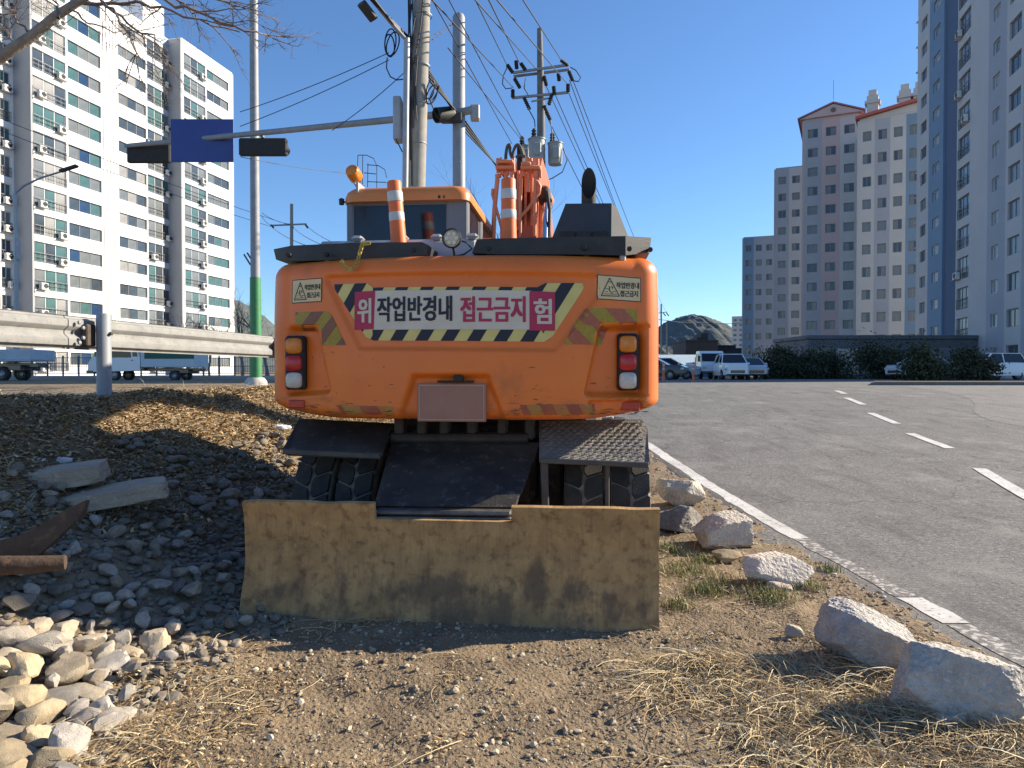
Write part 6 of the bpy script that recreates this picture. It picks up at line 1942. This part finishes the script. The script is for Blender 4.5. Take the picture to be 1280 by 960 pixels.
block('pinkish apartment block with a shallow gable roof', 1003, 1071, 152, 108, pink_wall, 3, roofm=M('roof_purple', (.30, .16, .20), None, rough=.8), gable=True, cols_m=[greyblue_wall, pink_wall, lg_wall])
block('grey apartment block left of the gabled one and slightly lower', 968, 1002, 212, 128, greyblue_wall, 2, cols_m=[greyblue_wall, lg_wall])
block('blue striped narrow apartment block at the left end of the right hand group', 928.5, 967, 298, 150, greyblue_wall, 3, cols_m=[blue_wall, greyblue_wall, greyblue_wall])
block('tiny far apartment block with dark balconies beside the blue striped one', 915, 929, 396, 420, lg_wall, 2, floors=11)
# low dark buildings and sheds in the far middle
def low(name, label, x0, x1, yt, Y, m, dep=12, extras=()):
    a = P(x0, 470, Y); b = P(x1, 470, Y)
    t = thing(name, label, 'building', (a.x, Y, .9))
    W = b.x - a.x; H = P(x0, yt, Y).z - .9
    MB().box((0, 0, 0), (W, dep, H), .05).box((-.15, -.15, H + .003), (W + .15, dep + .1, H + .35), .04).obj('wall', m, t)
    return t, W, H
t, W, H = low('low_building', 'dark low building with a roof box in front of the wooded hill', 857, 897, 427, 150, dark_wall)
MB().box((W * .56, 2, H + .35), (W * .78, 7, H + 1.9), .05).obj('roof_box', dark_wall, t)
MB().box((W * .43, 2, H + .35), (W * .55, 7, H + 1.0), .05).obj('roof_box', dark_wall, t)
for u0, u1 in ((.45, .62), (.63, .80), (.83, .92)):
    f_ = MB().box((W * u0, -.25, H * .12), (W * u1, -.05, H * .52), .02).obj('window', frame_m, t)
    MB().box((W * u0 + .1, -.30, H * .12 + .1), (W * u1 - .1, -.26, H * .52 - .1)).obj('pane', panes[2], f_)
t, W, H = low('low_building', 'lower dark grey building right of the one with the roof box', 898, 927, 437, 155, M('slate_wall', (.085, .085, .10), (.07, .07, .08), .5, .85))
for u in (.2, .5, .8): MB().box((W * u - .7, 3, H + .36), (W * u + .7, 5, H + 1.1), .05).obj('chimney', dark_wall, t)
for u in (.3, .7): MB().box((W * u - 1.2, -.2, H * .3), (W * u + 1.2, -.16, H * .6)).obj('window', panes[0], t)
a = P(822, 470, 72); b = P(890, 470, 72)
t = thing('storage_shed', 'blue shed with a pale ribbed sheet roof behind the parked cars', 'shed', (a.x, 72, 1.0))
W = b.x - a.x; H = P(830, 458, 72).z - 1.0; H2 = P(830, 447.5, 72).z - 1.0
MB().box((0, 0, 0), (W, 6, H), .03).obj('wall', shed_wall, t)
rf = MB().prism([(-.3, -.5, H), (-.1, 4, H2 + .3), (W - .6, 4, H2 + .3), (W + .3, -.5, H)], (0, 0, .06)).obj('roof', shed_roof, t)
for k in range(26):
    u = (k + .5) / 26; p0 = Vector((-.3 + (W + .6) * u, -.5, H + .09)); p1 = Vector((-.1 + (W - .5) * u, 4, H2 + .39)); MB().obox(p0, p1, .10, .10).obj('roof_rib', shed_roof, rf)
a = P(913, 470, 75); b = P(938, 470, 75)
t = thing('cottage', 'small house with a brown pitched roof behind the white car', 'house', (a.x, 75, 1.0))
W = b.x - a.x; H = P(915, 457, 75).z - 1.0; H2 = P(915, 446, 75).z - 1.0
MB().box((.1, .3, 0), (W - .1, 6, H)).obj('wall', M('tan_wall', (.22, .16, .12), None, rough=.9), t)
MB().prism([(-.4, -.2, H), (W * .12, 3.2, H2), (W * .75, 3.2, H2), (W + .4, -.2, H)], (0, 0, .1)).obj('roof', brown_roof, t)
MB().prism([(-.4, 6.5, H), (W * .12, 3.25, H2), (W * .75, 3.25, H2), (W + .4, 6.5, H)], (0, 0, .1)).obj('roof', brown_roof, t)
MB().box((W * .4, .25, 0), (W * .55, .29, H * .8)).obj('door', core_m, t)
t, W, H = low('shop_row', 'low dark ground-floor shop row in front of the shaded apartment blocks', 1010, 1300, 424, 62, M('shop_wall', (.10, .11, .13), (.14, .145, .16), .3, .8), 8)
for k in range(9):
    u = W * (k + .5) / 9
    f_ = MB().box((u - 1.0, -.14, .3), (u + 1.0, -.05, H * .78), .02).obj('window', frame_dk, t)
    MB().box((u - .9, -.2, .4), (u + .9, -.15, H * .78 - .1)).obj('pane', panes[k % 3 * 2 % 5], f_)

# ------------------------------------------------------------------ shrubs and bare trees
def leafmass(name, label, cat, centre, rad, n, pal, sz, trunk=True, group=None):
    t = thing(name, label, cat, centre, 0, group)
    V = []; F_ = []; C = []
    clumps = [(nrs.normal(0, .5, 3) * np.array(rad), nrs.uniform(.25, .5)) for k in range(14)]
    for i in range(n):
        c0, s0 = clumps[nrs.randint(len(clumps))]
        p = c0 + nrs.normal(0, s0, 3) * np.array(rad) + np.array([0, 0, rad[2] * 1.0])
        p[2] = max(p[2], .03)
        u = nrs.normal(0, 1, 3); u /= np.linalg.norm(u); v = np.cross(u, nrs.normal(0, 1, 3)); v /= np.linalg.norm(v)
        s = sz * nrs.uniform(.6, 1.3)
        o = len(V)
        V += [tuple(p - u * s), tuple(p + v * s * .5), tuple(p + u * s), tuple(p - v * s * .5)]
        F_.append([o, o + 1, o + 2, o + 3])
        c = np.array(pal[nrs.randint(len(pal))]) * nrs.uniform(.7, 1.3); C += [(*c, 1)] * 4
    me = rawmesh('crown', V, F_, shrub_m); color_attr(me, C)
    link('crown', me, t)
    MB().tube([(0, 0, -.1), (.02, 0, rad[2] * .9)], [.06, .03], 6).obj('trunk', bark, t)
    return t
ever = [(.035, .05, .022), (.05, .065, .03), (.025, .035, .02), (.07, .065, .03)]
for k, (px, Y, w, h_) in enumerate(((968, 52, 1.4, 1.0), (1000, 51, 1.5, 1.1), (1032, 52, 1.5, .9), (1085, 50, 1.3, 1.2), (1120, 51, 1.5, .9), (1160, 40, 1.0, .8), (1215, 41, 1.1, .7))):
    b_ = P(px, 470, Y); b_.z = 1.0
    lab = ['leftmost dark evergreen shrub of the row under the shaded blocks', 'second dark evergreen shrub from the left under the shaded blocks', 'third dark evergreen shrub from the left under the shaded blocks', 'fourth dark evergreen shrub from the left under the shaded blocks', 'fifth dark evergreen shrub from the left under the shaded blocks', 'dark evergreen shrub on the near side of the shop row, left of another', 'dark evergreen shrub farthest right before the shop row'][k]
    leafmass('evergreen_shrub', lab, 'shrub', b_, (w, 1.0, h_), 5200, ever, .10, group='shrubs under the shaded blocks')
car('pale grey car parked before the dark shop row, left of another car', (P(1150, 470, 46).x, 46, 1.0), R(-160), car_silver)
car('white car parked before the dark shop row, nearest the right edge', (P(1235, 470, 45).x, 45, 1.0), R(-170), car_white, True)

def branch_tree(name, label, base, height, seed, spread=.5, levels=4, r0=.1, mat=twig_m, group=None, lean=(0, 0)):
    rr = random.Random(seed)
    t = thing(name, label, 'tree', base, 0, group)
    tr = MB(); tw = MB()
    def grow(p, d, L_, r, lv):
        pts = [p]; rs = [r]; n = 4
        for k in range(n):
            d = (d + Vector((rr.gauss(0, .12), rr.gauss(0, .12), rr.gauss(0, .08) + (.05 if lv else .1)))).normalized()
            pts.append(pts[-1] + d * L_ / n); rs.append(r * (1 - .42 * (k + 1) / n))
        (tr if lv == 0 else tw).tube(pts, rs, 8 if lv == 0 else (5 if lv < 3 else 3), False)
        if lv >= levels: return
        for k in range(rr.randint(3, 4) if lv else 6):
            i = rr.randint(1 if lv else 2, n)
            nd = (d + Vector((rr.gauss(0, spread), rr.gauss(0, spread), rr.gauss(.1, spread * .6)))).normalized()
            grow(pts[i], nd, L_ * rr.uniform(.5, .75), rs[i] * .6, lv + 1)
    grow(Vector((0, 0, -.2)), Vector((lean[0], lean[1], 1)).normalized(), height * .42, r0, 0)
    tr.obj('trunk', bark, t, 60); tw.obj('crown', mat, t)
    return t
def gp3(px, Y, z=1.0):
    q = P(px, 470, Y); q.z = z; return q
branch_tree('bare_tree', 'bare tree whose fine twigs show between cab and boom', gp3(604, 30, 1.0), 9.6, 3, .5, 4, .16)
branch_tree('bare_tree', 'bare tree whose fine twigs show just right of the boom', gp3(697, 33, 1.0), 9.4, 5, .5, 4, .16)
branch_tree('bare_tree', 'low bare tree before the white flats, nearer the long balcony wall', gp3(236, 55, 1.2), 8.0, 7, .6, 4, .12)
branch_tree('bare_tree', 'low bare tree at the right end of the white flats', gp3(262, 58, 1.2), 7.0, 9, .6, 4, .11)
branch_tree('bare_tree', 'bare tree standing between the flats and the green footed pole', gp3(303, 50, 1.2), 7.2, 13, .5, 4, .13)
branch_tree('bare_tree', 'bare tree just right of the green footed pole', gp3(336, 48, 1.2), 6.6, 17, .5, 4, .12)
branch_tree('bare_tree', 'small bare tree before the flats at the far left', gp3(30, 56, 1.2), 5.5, 19, .6, 3, .10)

# big tree just outside the frame on the left, its limb reaching into the upper left corner
TY = 3.9
base = Vector((-3.75, 3.2, hz(-3.75, 3.2)))
t = thing('roadside_tree', 'bare tree whose thick limb and twigs reach into the upper left corner', 'tree', base)
MB().tube([(0, 0, -.3), (.03, 0, .8), (.12, .1, 1.3), (.10, .1, 2.2), (-.1, .2, 3.4)], [.17, .14, .12, .09, .06], 12).obj('trunk', bark, t, 60)
main = [(-230, 250), (-120, 150), (-50, 102), (0, 72), (40, 45), (70, 20), (95, 4), (125, -18), (170, -55)]
mp = [rel(t, P(px, py, TY)) for px, py in main]
mp[0] = Vector((.11, .1, 1.6))
MB().tube(mp, [.06, .045, .034, .030, .027, .024, .022, .019, .014], 10).obj('limb', bark, t, 60)
tw = MB()
rr = random.Random(23)
def twig(p, d, L_, r, lv):
    pts = [p]; n = 5; q = d
    for k in range(n):
        q = (q + Vector((rr.gauss(0, .16), rr.gauss(0, .10), rr.gauss(-.01, .16)))).normalized()
        pts.append(pts[-1] + q * L_ / n)
    tw.tube(pts, [r * (1 - .6 * k / n) for k in range(n + 1)], 5 if lv < 2 else 4, False)
    if lv >= 3: return
    for k in range(4 if lv < 2 else 3):
        i = rr.randint(1, n)
        nd = (q + Vector((rr.gauss(.1, .55), rr.gauss(0, .4), rr.gauss(0, .55)))).normalized()
        twig(pts[i], nd, L_ * rr.uniform(.35, .6), r * .55, lv + 1)
guides = [([(95, 4), (130, 6), (180, 2), (230, 20), (300, 40)], .012), ([(120, -10), (150, 22), (168, 55), (172, 85)], .009), ([(125, 0), (160, 30), (190, 45), (210, 72)], .008), ([(160, -20), (220, 5), (262, 22), (320, 42), (345, 50)], .010),
          ([(40, 45), (20, 22), (0, 15), (-20, 2)], .007), ([(70, 20), (72, 5), (60, -10)], .008), ([(20, 58), (10, 40), (18, 20)], .006), ([(150, -30), (210, -14), (270, -2), (300, 8)], .010), ([(85, 8), (110, 30), (150, 42), (165, 40)], .006), ([(200, -20), (240, 14), (300, 12)], .007)]
for g, r_ in guides:
    pts = [rel(t, P(px, py, TY + rr.uniform(-.15, .15))) for px, py in g]
    fine = []
    for i in range(len(pts) - 1):
        for k in range(4): fine.append(pts[i].lerp(pts[i + 1], k / 4) + Vector((rr.gauss(0, .008), 0, rr.gauss(0, .008))))
    fine.append(pts[-1])
    tw.tube(fine, [r_ * (1 - .75 * k / len(fine)) for k in range(len(fine))], 6, False)
    for k in range(9):
        i = rr.randint(2, len(fine) - 1)
        d_ = (fine[i] - fine[i - 1]).normalized()
        twig(fine[i], (d_ + Vector((rr.gauss(0, .5), rr.gauss(0, .3), rr.gauss(0, .5)))).normalized(), rr.uniform(.10, .28), r_ * .33, 1)
tw.obj('twigs', twig_m, t, 60)
